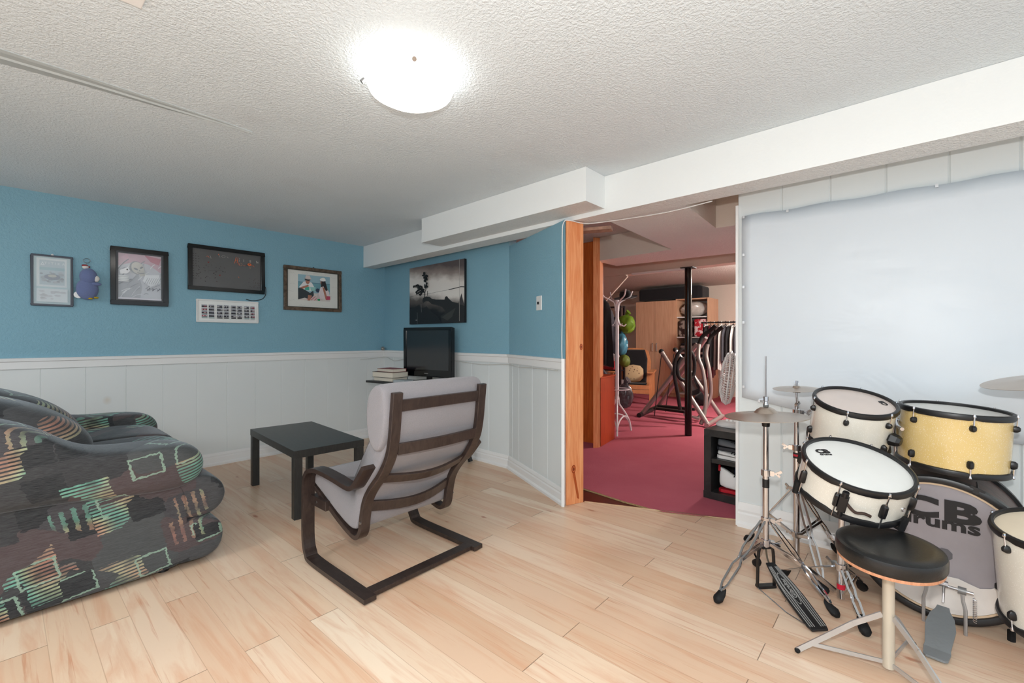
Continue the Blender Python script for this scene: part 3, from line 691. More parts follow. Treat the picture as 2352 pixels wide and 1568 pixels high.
# penguin plush with key ring
t = thing('penguin_plush', 'blue plush penguin toy hanging between two picture frames', 'plush toy', (WL, .455, 1.49))
mb = MB().ball((WL+.045, .452, 1.565), .075, 20, 12, (.55, .88, 1.12)); obj('body', mb, PLUSH, t, smooth=True)
obj('head', MB().ball((WL+.05, .458, 1.662), .062, 20, 12, (.65, .85, 1.05)), PLUSH, t, smooth=True)
obj('wing', MB().ball((WL+.07, .50, 1.606), .04, 14, 8, (.3, .8, .34)), PLUSH, t, smooth=True)
obj('cheek_patch', MB().ball((WL+.065, .502, 1.648), .025, 14, 8, (.6, .8, 1)), WHITEF, t, smooth=True, label='round white patch on the penguin')
for dy in (0, .034): obj('foot', MB().ball((WL+.05, .468+dy, 1.492+dy*.25), .022, 12, 6, (1.1, .75, .35)), flat((206, 170, 40), .7), t, smooth=True, label='yellow foot')
obj('tail_tag', MB().lathe([(0, 0), (.026, 0), (.026, .003), (0, .003)], 20, mtx=frame((WL+.03, .402, 1.518), (1, -.1, 0))), WHITEPL, t, label='round white tag')
t = thing('key_ring', 'metal key ring with a small red and white charm above the penguin', 'key ring', (WL, .453, 1.76))
obj('ring', MB().tube([(WL+.012, .452+.02*math.cos(a), 1.79+.017*math.sin(a)) for a in [PI*i/8 for i in range(16)]], .0018, 6, 0, closed=True), STEEL, t, smooth=True)
obj('chain', MB().tube([(WL+.012, .45, 1.773), (WL+.014, .449, 1.757)], .0015, 6), STEEL, t)
mb = MB().mat(flat((216, 212, 208), .5)).ball((WL+.016, .444, 1.738), .018, 12, 8, (.6, 1.05, .9)); mb.mat(flat((150, 26, 30), .5)).ball((WL+.016, .440, 1.751), .015, 12, 6, (.7, 1.3, .55)).ball((WL+.016, .466, 1.742), .006, 8, 6)
obj('charm', mb, None, t, smooth=True)
# ================================================================== CANVAS ON THE BACK WALL
def bw(x): return 3.143-(x-WL+.1)*.073/2.12*1.0     # front of back wall
cx0, cx1, cz0, cz1 = -4.273, -3.322, 1.339, 1.975
t = thing('canvas_print', 'square black and white canvas of a lone tree over water', 'wall art', ((cx0+cx1)/2, 3.09, cz0))
def cw(x, off): return bw(x)-off
mbc = MB().prism([(cx0, bw(cx0)-.004, cz0), (cx1, bw(cx1)-.004, cz0), (cx1, bw(cx1)-.032, cz0), (cx0, bw(cx0)-.032, cz0)], (0, 0, cz1-cz0)); obj('canvas_block', mbc, flat((30, 30, 32), .6), t)
def m_tree_sky():
    m = N('sepia_lake_print'); c = m.coord('Object'); s = m.n('ShaderNodeSeparateXYZ', ins={0: c})
    z = m.math('DIVIDE', s.outputs[2], .636); x = m.math('DIVIDE', m.math('ADD', s.outputs[0], .475), .95)
    n = m.noise(m.coord(scale=(3, 1, 6)), 1.6, 4)
    zz = m.math('ADD', z, m.math('MULTIPLY', m.math('SUBTRACT', n, .5), .22))
    zz = m.math('ADD', zz, m.math('MULTIPLY', m.math('SUBTRACT', x, .5), .18))
    col = m.ramp(zz, [(0, (26, 30, 34)), (.2, (34, 38, 42)), (.36, (96, 90, 86)), (.47, (206, 200, 194)), (.52, (226, 222, 216)), (.72, (222, 216, 210)), (.84, (150, 138, 132)), (1, (92, 84, 84))])
    m.set(color=col, rough=.55, spec=.3); return m.m
o3 = V((cx0, bw(cx0)-.0335, cz0)); uu = V((cx1-cx0, bw(cx1)-bw(cx0), 0)); A = Art(o3, uu, (0, 0, cz1-cz0), (0, -1, 0))
A.rect(0, 0, 1, 1, m_tree_sky()); K = ink((24, 26, 28)); K2 = ink((56, 58, 60))
A.line([(0, .495), (.35, .51), (.74, .54)], .004, ink((80, 76, 74))).line([(.74, .54), (.88, .555), (.95, .565), (1, .555)], .012, K)
A.poly([(.26, .40), (.27, .445), (.33, .47), (.40, .455), (.44, .42), (.52, .40), (.62, .39), (.67, .385), (.68, .43), (.71, .44), (.74, .40), (.80, .34), (.90, .31), (1, .26), (1, 0), (.62, 0), (.60, .12), (.67, .16), (.68, .21), (.62, .27), (.52, .31), (.44, .33), (.38, .38), (.33, .39), (.28, .365), (.275, .34)], ink((40, 42, 44)))
A.poly([(.62, .10), (.72, .16), (.86, .24), (.80, .10), (.72, .04)], ink((62, 64, 62)))
A.poly([(.90, .29), (.955, .46), (1, .27)], ink((66, 64, 66)))
A.poly([(0, 0), (0, .26), (.10, .30), (.2, .34), (.24, .26), (.34, .30), (.44, .20), (.55, .12), (.62, 0)], ink((30, 34, 38)))
A.line([(.30, .45), (.31, .52), (.27, .60), (.25, .66)], .014, K).line([(.30, .50), (.33, .60), (.36, .70)], .008, K).line([(.36, .48), (.36, .56)], .008, K)
random.seed(21)
for cx, cy, rx, ry, n in ((.20, .56, .07, .06, 26), (.14, .67, .06, .02, 12), (.21, .64, .05, .03, 12), (.34, .78, .04, .06, 20), (.31, .84, .025, .04, 10), (.37, .64, .035, .05, 14), (.30, .57, .035, .05, 14)):
    for k in range(n):
        a = random.uniform(0, 6.28); r = random.random()**.5; q = random.uniform(.010, .024)
        px, py = cx+rx*r*math.cos(a), cy+ry*r*math.sin(a); A.poly([(px+q*random.uniform(.6, 1.2)*math.cos(b), py+q*random.uniform(.6, 1.2)*math.sin(b)) for b in [PI*i/3 for i in range(6)]], K)
A.line([(.275, .34), (.28, .27), (.285, .2)], .003, ink((150, 150, 150))).line([(.2, .2), (.205, .12), (.2, .0)], .003, ink((130, 132, 134)))
A.rect(.955, .02, .96, 1, ink((170, 166, 160))).rect(.17, .065, .20, .072, ink((214, 214, 214)))
A.done('print', t)
# light switch on the angled wall
sw = thing('light_switch', 'white light switch plate on the angled blue wall', 'switch', (-2.186, 2.80, 1.40))
ad = V((cD[0]-cC[0], cD[1]-cC[1], 0)).normalized(); an = V((ad.y, -ad.x, 0))
def swp(s, z, o=0): return V((-2.186, 2.8085, 0))+ad*s+an*o+V((0, 0, z))
mb = MB().prism([swp(-.044, 1.402), swp(.044, 1.402), swp(.044, 1.402, .008), swp(-.044, 1.402, .008)], (0, 0, .112)); obj('plate', mb, WHITEPL, sw, bevel=.003)
mb = MB().prism([swp(-.006, 1.448, .006), swp(.006, 1.448, .006), swp(.006, 1.448, .02), swp(-.006, 1.448, .02)], (0, 0, .02)); obj('toggle', mb, BLACKP, sw, label='dark toggle')
# cables
tag(obj('cable', MB().tube([(-1.835, 2.625, .96), (-1.84, 2.618, 1.1), (-1.836, 2.62, 1.5), (-1.838, 2.62, 1.9), (-1.83, 2.63, 2.0), (-1.80, 2.66, 2.012), (-1.74, 2.76, 2.0), (-1.62, 2.86, 2.012), (-1.2, 2.868, 2.0), (-.9, 2.862, 2.014)], .0035, 6, 4), WHITEPL, smooth=True), 'white cable running up the corner beside the pine post', 'cable')
GRC = flat((196, 196, 192), .5)
pts = [(-4.84, 2.80, .93), (-4.83, 3.0, .945), (-4.80, 3.115, .955), (-4.6, 3.105, .915), (-4.3, 3.09, .95), (-3.9, 3.08, .94), (-3.5, 3.07, .952), (-3.1, 3.06, .93), (-2.77, 3.045, .945), (-2.5, 2.93, .935), (-2.25, 2.815, .945), (-1.9, 2.65, .95)]
tag(obj('cable', MB().tube(pts, .003, 6, 5), GRC, smooth=True), 'thin grey cable clipped under the chair rail', 'cable')
tag(obj('ornament_ball', MB().ball((-4.815, 3.085, 1.058), .024, 14, 10), flat((110, 108, 104), .3, .5, .5, .9, 60), smooth=True), 'small mottled ball on the chair rail in the corner', 'ornament')

# ================================================================== COFFEE TABLE
def TW(x, y): return V((x, y, 0))
c0, c1, c2, c3 = V((-2.987, 1.258, 0)), V((-3.99, 1.335, 0)), V((-3.96, 1.82, 0)), V((-2.965, 1.745, 0))
t = thing('coffee_table', 'black rectangular coffee table in front of the panelled wall', 'table', (-3.48, 1.54, 0))
ux = (c0-c1).normalized(); uy = V((-ux.y, ux.x, 0))
obj('tabletop', MB().prism([c+V((0, 0, .40)) for c in (c0, c1, c2, c3)], (0, 0, .05)), BLKTAB, t, bevel=.002)
for c, sx, sy in ((c0, -1, 1), (c1, 1, 1), (c2, 1, -1), (c3, -1, -1)):
    q = c+ux*sx*.002+uy*sy*.002; obj('leg', MB().prism([q, q+ux*sx*.052, q+ux*sx*.052+uy*sy*.052, q+uy*sy*.052], (0, 0, .40)), BLKTAB, t, bevel=.002)

# ================================================================== BENTWOOD LOUNGE CHAIR (faces -x)
t = thing('lounge_chair', 'dark bentwood lounge chair with grey cushion seen from behind', 'armchair', (-2.1, 1.42, 0))
side = [(-1.80, .018), (-2.0, .018), (-2.33, .020), (-2.385, .045), (-2.412, .11), (-2.415, .25), (-2.41, .41), (-2.385, .468), (-2.33, .496), (-2.25, .505), (-2.10, .498), (-1.98, .487), (-1.925, .492), (-1.885, .525), (-1.815, .605)]
railp = [(-1.672, .945), (-1.684, .84), (-1.697, .74), (-1.722, .656), (-1.782, .567), (-1.858, .49), (-1.908, .42), (-1.932, .34), (-1.945, .27), (-1.972, .236), (-2.02, .232), (-2.15, .272), (-2.36, .362), (-2.44, .39)]
for y in (1.09, 1.76): obj('side_frame', MB().strip([(x, y, z) for x, z in side], .062, .022, sn=5), DKWOOD, t, bevel=.003)
for y in (1.142, 1.66): obj('back_rail', MB().strip([(x, y, z) for x, z in railp], .05, .024, sn=5), DKWOOD, t, bevel=.003)
obj('cross_bar', MB().box((-1.885, 1.12, .008), (-1.825, 1.74, .030)), DKWOOD, t, bevel=.003)
for x, z, dx in ((-1.679, .885, .0), (-1.700, .69, .02), (-1.806, .54, .035), (-1.925, .385, .045)):
    tt = V((.0, 0, 1)) if z > .6 else V((.5, 0, .8))
    pts = [(x+dx*math.sin(PI*k/10)*(1 if z < .8 else .3), 1.166+.47*k/10, z-(.02*math.sin(PI*k/10) if z < .6 else 0)) for k in range(11)]
    wd = V((.14, 0, 1)) if z > .65 else V((.62, 0, .78)) if z > .5 else V((.3, 0, 1))
    obj('back_slat', MB().strip(pts, .052, .014, wd), DKWOOD, t, bevel=.002)
for y0, y1 in ((1.10, 1.14), (1.66, 1.74)):
    obj('seat_bracket', MB().box((-2.41, y0, .295), (-2.24, y1, .345)), DKWOOD, t, bevel=.002)
for y0, y1, x, z in ((1.113, 1.117, -1.93, .315), (1.683, 1.687, -1.93, .315), (1.098, 1.102, -2.34, .32)): obj('screw', MB().cyl((x, y0, z), (x, y1, z), .007, 10), STEEL, t)
def off(pth, d):
    out = []
    for i, (x, z) in enumerate(pth):
        a = V((pth[max(i-1, 0)][0], pth[max(i-1, 0)][1])); b = V((pth[min(i+1, len(pth)-1)][0], pth[min(i+1, len(pth)-1)][1])); n = (b-a).normalized(); out.append((x+n.y*d*1.0, z-n.x*d))
    return out
# cushion profile: from top of the back down round the seat; front side offset to -x / up
inner = off(railp[:10], .016); inner2 = [(-2.03, .255), (-2.16, .292), (-2.37, .385), (-2.46, .41)]
backl = [(-1.688, .93)]+inner[1:9]+[(-1.995, .262)]+inner2
front = [(-2.47, .47), (-2.37, .455), (-2.20, .375), (-2.06, .345), (-2.01, .40), (-1.975, .50), (-1.89, .60), (-1.80, .70), (-1.762, .80), (-1.752, .93)]
prof = [(V((x, 0, z))) for x, z in backl+front]
def puffXZ(prof, y0, y1, e=.02, ins=.93):
    cx = sum(p.x for p in prof)/len(prof); cz = sum(p.z for p in prof)/len(prof); rs = []
    n = len(prof)
    def inset(d):
        o = []
        for i, p in enumerate(prof):
            a, b = prof[i-1], prof[(i+1) % n]; tg = (b-a).normalized(); nn = V((tg.z, 0, -tg.x)); o.append(p+nn*d)
        return o
    area = sum(prof[i].x*prof[(i+1) % n].z-prof[(i+1) % n].x*prof[i].z for i in range(n)); s = -1 if area < 0 else 1
    for y, d in ((y0, .018), (y0+e*.3, .006), (y0+e, 0), ((y0*2+y1)/3, 0), ((y0+2*y1)/3, 0), (y1-e, 0), (y1-e*.3, .006), (y1, .018)):
        rs.append([V((p.x, y, p.z)) for p in inset(-s*d)])
    return MB().rings(rs)
obj('cushion', puffXZ(prof, 1.118, 1.682), GREYF, t, smooth=True, sub=1)
hp = [(-1.700, .955), (-1.69, .86), (-1.705, .76), (-1.735, .69), (-1.775, .665), (-1.825, .69), (-1.855, .76), (-1.862, .85), (-1.845, .93), (-1.80, .975), (-1.74, .985)]
mbh = puffXZ([V((x, 0, z)) for x, z in hp], 1.092, 1.705, .04, .8)
obj('headrest', mbh, GREYF, t, smooth=True, sub=2)

# ================================================================== SOFA (faces +y)
t = thing('sofa', 'dark patterned velour sofa with rolled pillow arms', 'sofa', (-3.52, .2, 0))
def sub_puff(name, prof, x0, x1, inset=.7, e=.08, sub=2, m=SOFA): return obj(name, MB().puff(prof, x0, x1, inset, e), m, t, smooth=True, sub=sub)
body = [(-.85, .04), (.60, .035), (.70, .05), (.735, .12), (.715, .19), (.735, .24), (.74, .32), (.70, .38), (.5, .42), (-.85, .42)]
sub_puff('base', [(-.85, .03), (-.8, .03), (.52, .03), (.60, .04), (.62, .12), (.62, .34), (.60, .44), (.5, .47), (-.8, .50), (-.85, .49)], -4.30, -2.768, .97, .02)
armp = [(-.7, .46), (.0, .47), (.3, .44), (.5, .415), (.64, .415), (.705, .46), (.725, .53), (.70, .60), (.63, .645), (.50, .655), (.35, .655), (.22, .685), (.12, .78), (.0, .845), (-.35, .96), (-.7, .93)]
sub_puff('armrest', armp, -3.02, -2.712, .74, .09)
armf = [(y+.055 if y > .4 else y, z) for y, z in armp]
sub_puff('armrest', armf, -4.34, -4.06, .72, .09)
# arm side panels are on the base; front rolls
sub_puff('front_roll', [(.45, .30), (.62, .245), (.74, .24), (.80, .28), (.825, .345), (.80, .42), (.73, .465), (.6, .48), (.45, .48)], -4.27, -2.775, .8, .05)
sub_puff('front_roll', [(.45, .05), (.62, .035), (.74, .03), (.79, .08), (.80, .15), (.785, .215), (.72, .245), (.55, .25)], -4.27, -2.765, .9, .04)
for x0, x1 in ((-3.56, -3.02), (-4.10, -3.565)):
    sub_puff('seat_cushion', [(-.3, .40), (.5, .40), (.66, .415), (.755, .46), (.77, .52), (.71, .575), (.5, .59), (.2, .575), (-.3, .56)], x0, x1, .85, .06)
    sub_puff('back_cushion', [(-.35, .50), (.05, .50), (.27, .53), (.335, .60), (.32, .68), (.25, .76), (.14, .84), (.0, .90), (-.2, .96), (-.45, .96), (-.55, .8)], x0, x1, .62, .13)
sub_puff('backrest', [(-.95, .3), (-.4, .3), (-.3, .6), (-.4, .9), (-.55, .99), (-.8, .97), (-.95, .7)], -4.26, -2.78, .85, .08)
for x in (-2.85, -4.18):
    for y in (.55, -.75): obj('glide', MB().cyl((x, y, 0), (x, y, .045), .025, 12), BLACKP, t)

# ================================================================== TV AND STAND
t = thing('tv_stand', 'narrow black stand with splayed legs under the television', 'stand', (-3.8, 2.78, 0))
s0, s1 = V((-4.32, 2.56, 0)), V((-3.20, 2.72, 0)); sd = (s1-s0).normalized(); sn = V((-sd.y, sd.x, 0))
obj('top', MB().prism([s0+V((0, 0, .715)), s1+V((0, 0, .715)), s1+sn*.34+V((0, 0, .715)), s0+sn*.34+V((0, 0, .715))], (0, 0, .022)), BLKTAB, t, bevel=.002)
obj('support_rail', MB().bar(s0+sd*.12+sn*.17+V((0, 0, .695)), s1-sd*.12+sn*.17+V((0, 0, .695)), .05, .036), BLACKP, t)
for s, ft_ in ((.16, ((-4.338, 2.675), (-4.25, 2.93))), ((s1-s0).length-.16, ((-3.14, 2.60), (-3.128, 2.955)))):
    for k, f_ in enumerate(ft_):
        obj('leg', MB().bar(s0+sd*s+sn*(.12+.1*k)+V((0, 0, .70)), V((*f_, .012)), .04, .022), BLACKP, t)

t = thing('television', 'black flat screen television standing on the narrow stand', 'television', (-3.79, 2.96, .737))
a, b = V((-4.075, 2.875, 0)), V((-3.412, 2.965, 0)); d = (b-a).normalized(); n = V((d.y, -d.x, 0))
def tvp(u, z, o=0): return a+d*((b-a).length*u)+n*o+V((0, 0, z))
z0, z1 = .785, 1.295
mb = MB()
for (u0, v0, u1, v1) in ((0, z0, 1, z0+.07), (0, z1-.03, 1, z1), (0, z0+.07, .05, z1-.03), (.95, z0+.07, 1, z1-.03)):
    mb.prism([tvp(u0, v0), tvp(u1, v0), tvp(u1, v0, .012), tvp(u0, v0, .012)], (0, 0, v1-v0))
obj('bezel', mb, GLOSSB, t, bevel=.002)
SCR = flat((24, 27, 30), .16, 0, .9, .02, name='tv_screen_glass')
obj('screen', MB().prism([tvp(.05, z0+.07), tvp(.95, z0+.07), tvp(.95, z0+.07, .004), tvp(.05, z0+.07, .004)], (0, 0, z1-z0-.10)), SCR, t)
obj('housing', MB().rings([[tvp(u, z, 0) for u, z in ((0, z0), (1, z0), (1, z1), (0, z1))], [tvp(u, z, -.045) for u, z in ((.0, z0), (1, z0), (1, z1-.01), (0, z1-.01))], [tvp(u, z, -.09) for u, z in ((.12, z0+.06), (.88, z0+.06), (.88, z1-.07), (.12, z1-.07))]]), BLACKP, t)
obj('neck', MB().box(tvp(.45, .745, -.05), tvp(.55, .80, -.02)), BLACKP, t)
obj('stand_base', MB().lathe([(0, .738), (.14, .738), (.135, .750), (0, .756)], 28, axis=tuple(tvp(.5, 0, -.03))), GLOSSB, t, smooth=True)
obj('logo_plate', MB().prism([tvp(.46, z0+.03, .0125), tvp(.54, z0+.03, .0125), tvp(.54, z0+.03, .0135), tvp(.46, z0+.03, .0135)], (0, 0, .008)), STEEL, t)
PAGE = flat((220, 212, 196), .8, 0, .2, .06, 200)
def book(lab, x, y, z, L, W, H, rz, cover):
    R = M.Translation((x, y, z)) @ M.Rotation(rz, 4, 'Z'); tt = thing('book', lab, 'book', group='books stacked on the television stand', mtx=R)
    obj('pages', MB().box((-L/2+.004, -W/2+.004, .002), (L/2-.004, W/2-.004, H-.002)), PAGE, tt, world=False)
    mb = MB().box((-L/2, -W/2, 0), (L/2, W/2, .002)).box((-L/2, -W/2, H-.002), (L/2, W/2, H)).box((-L/2, W/2-.003, .002), (L/2, W/2, H-.002)); obj('cover', mb, cover, tt, world=False); return tt
book('thick dark covered book lying at the bottom of the book stack', -4.10, 2.72, .738, .30, .20, .038, .1, flat((52, 50, 50), .5))
book('cream edged thick book lying in the middle of the book stack', -4.10, 2.715, .7775, .32, .21, .055, .12, flat((60, 48, 46), .5))
book('smaller pale book lying on top of the book stack', -4.09, 2.725, .834, .27, .17, .032, .06, flat((150, 60, 60), .5))
tag(obj('paper_stack', MB().box((-3.90, 2.62, .738), (-3.74, 2.74, .765), .15), flat((168, 176, 180), .5), bevel=.004), 'flat grey blue folder beside the book stack', 'folder')
tag(obj('cable', MB().tube([(-3.70, 2.78, .744), (-3.69, 2.68, .75), (-3.66, 2.76, .762), (-3.60, 2.69, .75), (-3.5, 2.78, .744), (-3.62, 2.80, .75)], .005, 6, 5), BLACKP, smooth=True), 'black cords tangled under the television', 'cable')

# ================================================================== DRUM KIT
def radial(r, n, a0=0): return [(r*math.cos(a0+2*PI*k/n), r*math.sin(a0+2*PI*k/n), a0+2*PI*k/n) for k in range(n)]
def hoop_mb(r, z, up=1, n=56, h=.022, scallop=0, a0=0):
    """die-cast like black hoop: profile ring, local z"""
    p = [(r-.004, z-h*.5), (r+.007, z-h*.5), (r+.010, z), (r+.007, z+h*.5), (r+.001, z+h*.62), (r-.006, z+h*.5), (r-.006, z)]
    rs = []
    for k in range(n):
        a = 2*PI*k/n; q = 1.0
        if scallop:
            dlt = min(abs((a-a0-2*PI*j/scallop+PI) % (2*PI)-PI) for j in range(scallop)); q = .62 if dlt < .07 else 1
        rs.append([V((rr*math.cos(a), rr*math.sin(a), z+(zz-z)*(q if (zz-z)*up < 0 else 1))) for rr, zz in p])
    return MB().rings(rs, closed=True)
def drum(name, label, cat, mtx, r, h, wrap, lugs, a0=0, head=HEADW, hoopr=None, long_lug=False, lugside=None):
    """mtx: local origin = centre of the batter head, z = out of the head"""
    t = thing(name, label, cat, mtx=mtx); K = dict(parent=t, world=False)
    obj('shell', MB().lathe([(r-.006, -h), (r, -h), (r, -.004), (r-.006, -.004)], 56, cap=False), wrap, smooth=True, **K)
    obj('drum_head', MB().lathe([(0, .001), (r*.6, .001), (r*.93, .0), (r-.005, -.001), (r-.005, -.006), (0, -.006)], 56), head, smooth=True, **K)
    obj('drum_head', MB().lathe([(0, -h-.002), (r-.005, -h-.002), (r-.005, -h+.003), (0, -h+.003)], 56), head, smooth=True, **K)
    obj('hoop', hoop_mb(r, -.001, 1, scallop=lugs, a0=a0), BLACKP, smooth=True, **K); obj('hoop', hoop_mb(r, -h+.001, -1, scallop=lugs, a0=a0), BLACKP, smooth=True, **K)
    for x, y, a in radial(r, lugs, a0):
        R = M.Rotation(a, 4, 'Z')
        L = [(-.055, -.030)] if not long_lug else [(-h*.72, -h*.28)]
        if not long_lug: L.append((-h+.030, -h+.062))
        for z0, z1 in L:
            mb = MB(); ww = .011
            for zz, s in (): pass
            zs = [z0, z0+.006, (z0+z1)/2, z1-.006, z1]; sc = (.55, .95, 1.0, .95, .6)
            mb.rings([[R@V((r+.001+a_*(.018*q), b_*ww*q, z)) for a_, b_ in ((0, -1), (.6, -.9), (1, -.45), (1, .45), (.6, .9), (0, 1))] for z, q in zip(zs, sc)])
            lg = obj('lug', mb, BLACKP, smooth=True, **K)
            rods = MB(); zt = .006 if z1 > -h/2 else -h-.006
            c = R@V((r+.009, 0, 0))
            rods.cyl((c.x, c.y, z1-.006 if zt > -h/2 else z0+.006), (c.x, c.y, zt), .0028, 8); rods.lathe([(.0055, -.003), (.0065, 0), (.005, .004), (.0035, .009)], 10, axis=(c.x, c.y, zt))
            if long_lug: obj('tension_rod', MB().cyl((c.x, c.y, z0+.006), (c.x, c.y, -h-.006), .0028, 8), CHROME, parent=lg, world=False, smooth=True)
            o = obj('tension_rod', rods, CHROME, parent=lg, world=False, smooth=True)
    return t
def drum_text(t, mats, lines, sx=1.0):
    mb = MB()
    for body, size, x, y, rot, bold in lines:
        add_text(mb, body, size, M.Translation((x, y, .0022)) @ M.Rotation(rot, 4, 'Z') @ M.Diagonal((1.15, 1, 1, 1)), mats, bold=bold, ext=.0003)
    return obj('logo', mb, mats, t, world=False)
INK = flat((26, 24, 26), .5, name='black_print')
PRD = ink((120, 116, 114))
def local_angle(mtx, wdir):
    v = mtx.inverted().to_3x3() @ V(wdir); return math.atan2(v.y, v.x)
# snare
ms = frame((-.157, 2.225, .682), (.227, -.271, .936)); sn_h = .13
sa = local_angle(ms, (.55, -.83, 0))
snare = drum('snare_drum', 'tilted white sparkle snare drum in front of the stool', 'drum', ms, .178, sn_h, SPARKW, 8, sa+.05, long_lug=True)
up_a = local_angle(ms, (-.66, .75, 0))-PI/2
drum_text(snare, INK, [('CB', .036, .118*math.cos(up_a+PI*.72), .118*math.sin(up_a+PI*.72), up_a, .0022), ('drums', .0165, .118*math.cos(up_a+PI*.72)+.020*math.sin(up_a), .118*math.sin(up_a+PI*.72)-.020*math.cos(up_a), up_a, .0006)])
drum_text(snare, ink((176, 176, 176)), [('REMO', .014, .07*math.cos(up_a-.8), .07*math.sin(up_a-.8), up_a+3.0, .0002)]) if 0 else None
ca = sa-.62; R = M.Rotation(ca, 4, 'Z')
mb = MB().box((.178, -.014, -.10), (.199, .014, -.035), mtx=R); mb.cyl(R@V((.191, 0, -.037)), R@V((.191, 0, -.014)), .011, 12); mb.cyl(R@V((.190, 0, -.122)), R@V((.190, 0, -.098)), .009, 10)
so = obj('snare_strainer', mb, BLACKP, parent=snare, world=False, bevel=.002)
obj('lever', MB().tube([R@V((.192, .012, -.06)), R@V((.201, .04, -.075)), R@V((.198, .065, -.068)), R@V((.192, .085, -.073))], .0055, 8, 4), flat((70, 56, 50), .3, .6), parent=so, world=False, smooth=True)
va = sa+.55; R = M.Rotation(va, 4, 'Z')
obj('air_vent', MB().lathe([(.0, 0), (.009, 0), (.009, .003), (.004, .004), (0, .001)], 14, mtx=R@M.Translation((.178, 0, -.072))@M.Rotation(PI/2, 4, 'Y')), CHROME, parent=snare, world=False, smooth=True)
# toms
mt1 = frame((-.192, 2.606, .887), (.163, -.25, .954)); a1 = local_angle(mt1, (.3, -.95, 0))
tom1 = drum('tom_drum', 'white sparkle tom drum with pinkish clear head, left of the yellow tom', 'drum', mt1, .154, .20, SPARKW, 6, a1-.35, head=HEADP)
tx = local_angle(mt1, (.93, .2, 0)); drum_text(tom1, INK, [('CB', .03, .115*math.cos(tx+.25), .115*math.sin(tx+.25), tx+PI/2+.4, .0018)])
tw = local_angle(mt1, (.95, -.35, 0)); R = M.Rotation(tw, 4, 'Z')
br = obj('mount_bracket', MB().rings([[R@V((x, s*math.cos(2*PI*k/6), -.115+s*math.sin(2*PI*k/6))) for k in range(6)] for x, s in ((.152, .022), (.160, .030), (.184, .026), (.197, .018))]), BLACKP, parent=tom1, world=False, bevel=.001)
mt2 = frame((.145, 2.748, .867), (.05, -.02, .998)); a2 = local_angle(mt2, (.1, -1, 0))
tom2 = drum('tom_drum', 'wide golden yellow sparkle tom drum above the bass drum', 'drum', mt2, .178, .236, SPARKY, 6, a2+.16, head=HEADW)
# bass drum: batter head faces the stool (-y)
BR = .283; mbz = frame((.088, 2.602, .302), (-.059, -.998, 0)); t = thing('bass_drum', 'large bass drum on its side with grey head and big black lettering', 'drum', mtx=mbz)
K = dict(parent=t, world=False)
obj('shell', MB().lathe([(BR-.008, -.41), (BR, -.41), (BR, -.008), (BR-.008, -.008)], 72, cap=False), SHELLW, smooth=True, **K)
def m_basshead():
    m = N('worn_clear_bass_head'); c = m.coord('Object')
    col = m.mix(m.noise(c, 5, 4, .6), lin((132, 126, 130)), lin((160, 154, 158))); m.set(color=col, rough=.3, spec=.5); return m.m
obj('drum_head', MB().lathe([(0, 0), (.15, 0), (BR-.012, -.003), (BR-.012, -.01), (0, -.01)], 72), m_basshead(), smooth=True, **K)
# white muffling patch along the bottom of the head + dampening ring
pm = MB(); pts = []
for k in range(41):
    a = PI*(1.10+.80*k/40); pts.append((.262*math.cos(a), .262*math.sin(a)))
yb = [(-.095+.012*math.sin(k*1.3)+.02*math.cos(k*.55)) for k in range(17)]
top = [(.245-.49*k/16, yb[k]-.012*abs(8-k)/8) for k in range(17)]
pm.face([pm.bm.verts.new((x, y, .0022)) for x, y in pts+[(x, y) for x, y in top if x*x+y*y < .26**2]]); obj('muffling_pad', pm, flat((222, 216, 210), .6, var=.05, vs=14), **K, label='creamy white pad behind the lower part of the head')
obj('patch', MB().rings([[V((.02+.026*math.cos(2*PI*k/8+.39), -.02+.026*math.sin(2*PI*k/8+.39), z)) for k in range(8)] for z in (.002, .0035)]), flat((92, 90, 94), .5), **K)
obj('hoop', MB().rings([[V((rr*math.cos(2*PI*k/72), rr*math.sin(2*PI*k/72), z)) for rr, z in ((BR-.014, .002), (BR-.010, .012), (BR+.002, .016), (BR+.014, .012), (BR+.014, -.03), (BR-.002, -.03))] for k in range(72)], closed=True), BLACKP, smooth=True, **K)
obj('hoop', MB().rings([[V((rr*math.cos(2*PI*k/72), rr*math.sin(2*PI*k/72), z)) for rr, z in ((BR-.002, -.38), (BR+.014, -.38), (BR+.014, -.42), (BR-.010, -.42))] for k in range(72)], closed=True), BLACKP, smooth=True, **K)
obj('inner_ring', MB().rings([[V((rr*math.cos(2*PI*k/72), rr*math.sin(2*PI*k/72), z)) for rr, z in ((BR-.020, .0), (BR-.020, .004), (BR-.012, .005), (BR-.012, .0))] for k in range(72)], closed=True), flat((206, 180, 150), .5), smooth=True, **K, label='tan inner ring of the bass drum head')
obj('drum_head', MB().lathe([(0, -.400), (BR-.01, -.400), (BR-.01, -.392), (0, -.392)], 72), HEADW, smooth=True, **K)
for x, y, a in radial(BR+.018, 8, .39):
    if abs(y+BR) < .04: continue
    c = V((x, y, .012)); mb = MB().cyl(c, c+V((0, 0, -.11)), .0035, 8); mb.bar(c+V((0, 0, .004)), V((x*.93, y*.93, .016)), .016, .006, (0, 0, 1)); mb.bar(c+V((-.022*math.sin(a), .022*math.cos(a), .010)), c+V((.022*math.sin(a), -.022*math.cos(a), .010)), .008, .006, (0, 0, 1))
    cl = obj('claw', mb, CHROME if y < 0 else BLACKP, **K)
mb = MB(); add_text(mb, 'CB', .185, M.Translation((-.005, .160, .0035)) @ M.Diagonal((1.04, .62, 1, 1)), INK, bold=.009, ext=.0004, spacing=1.12)
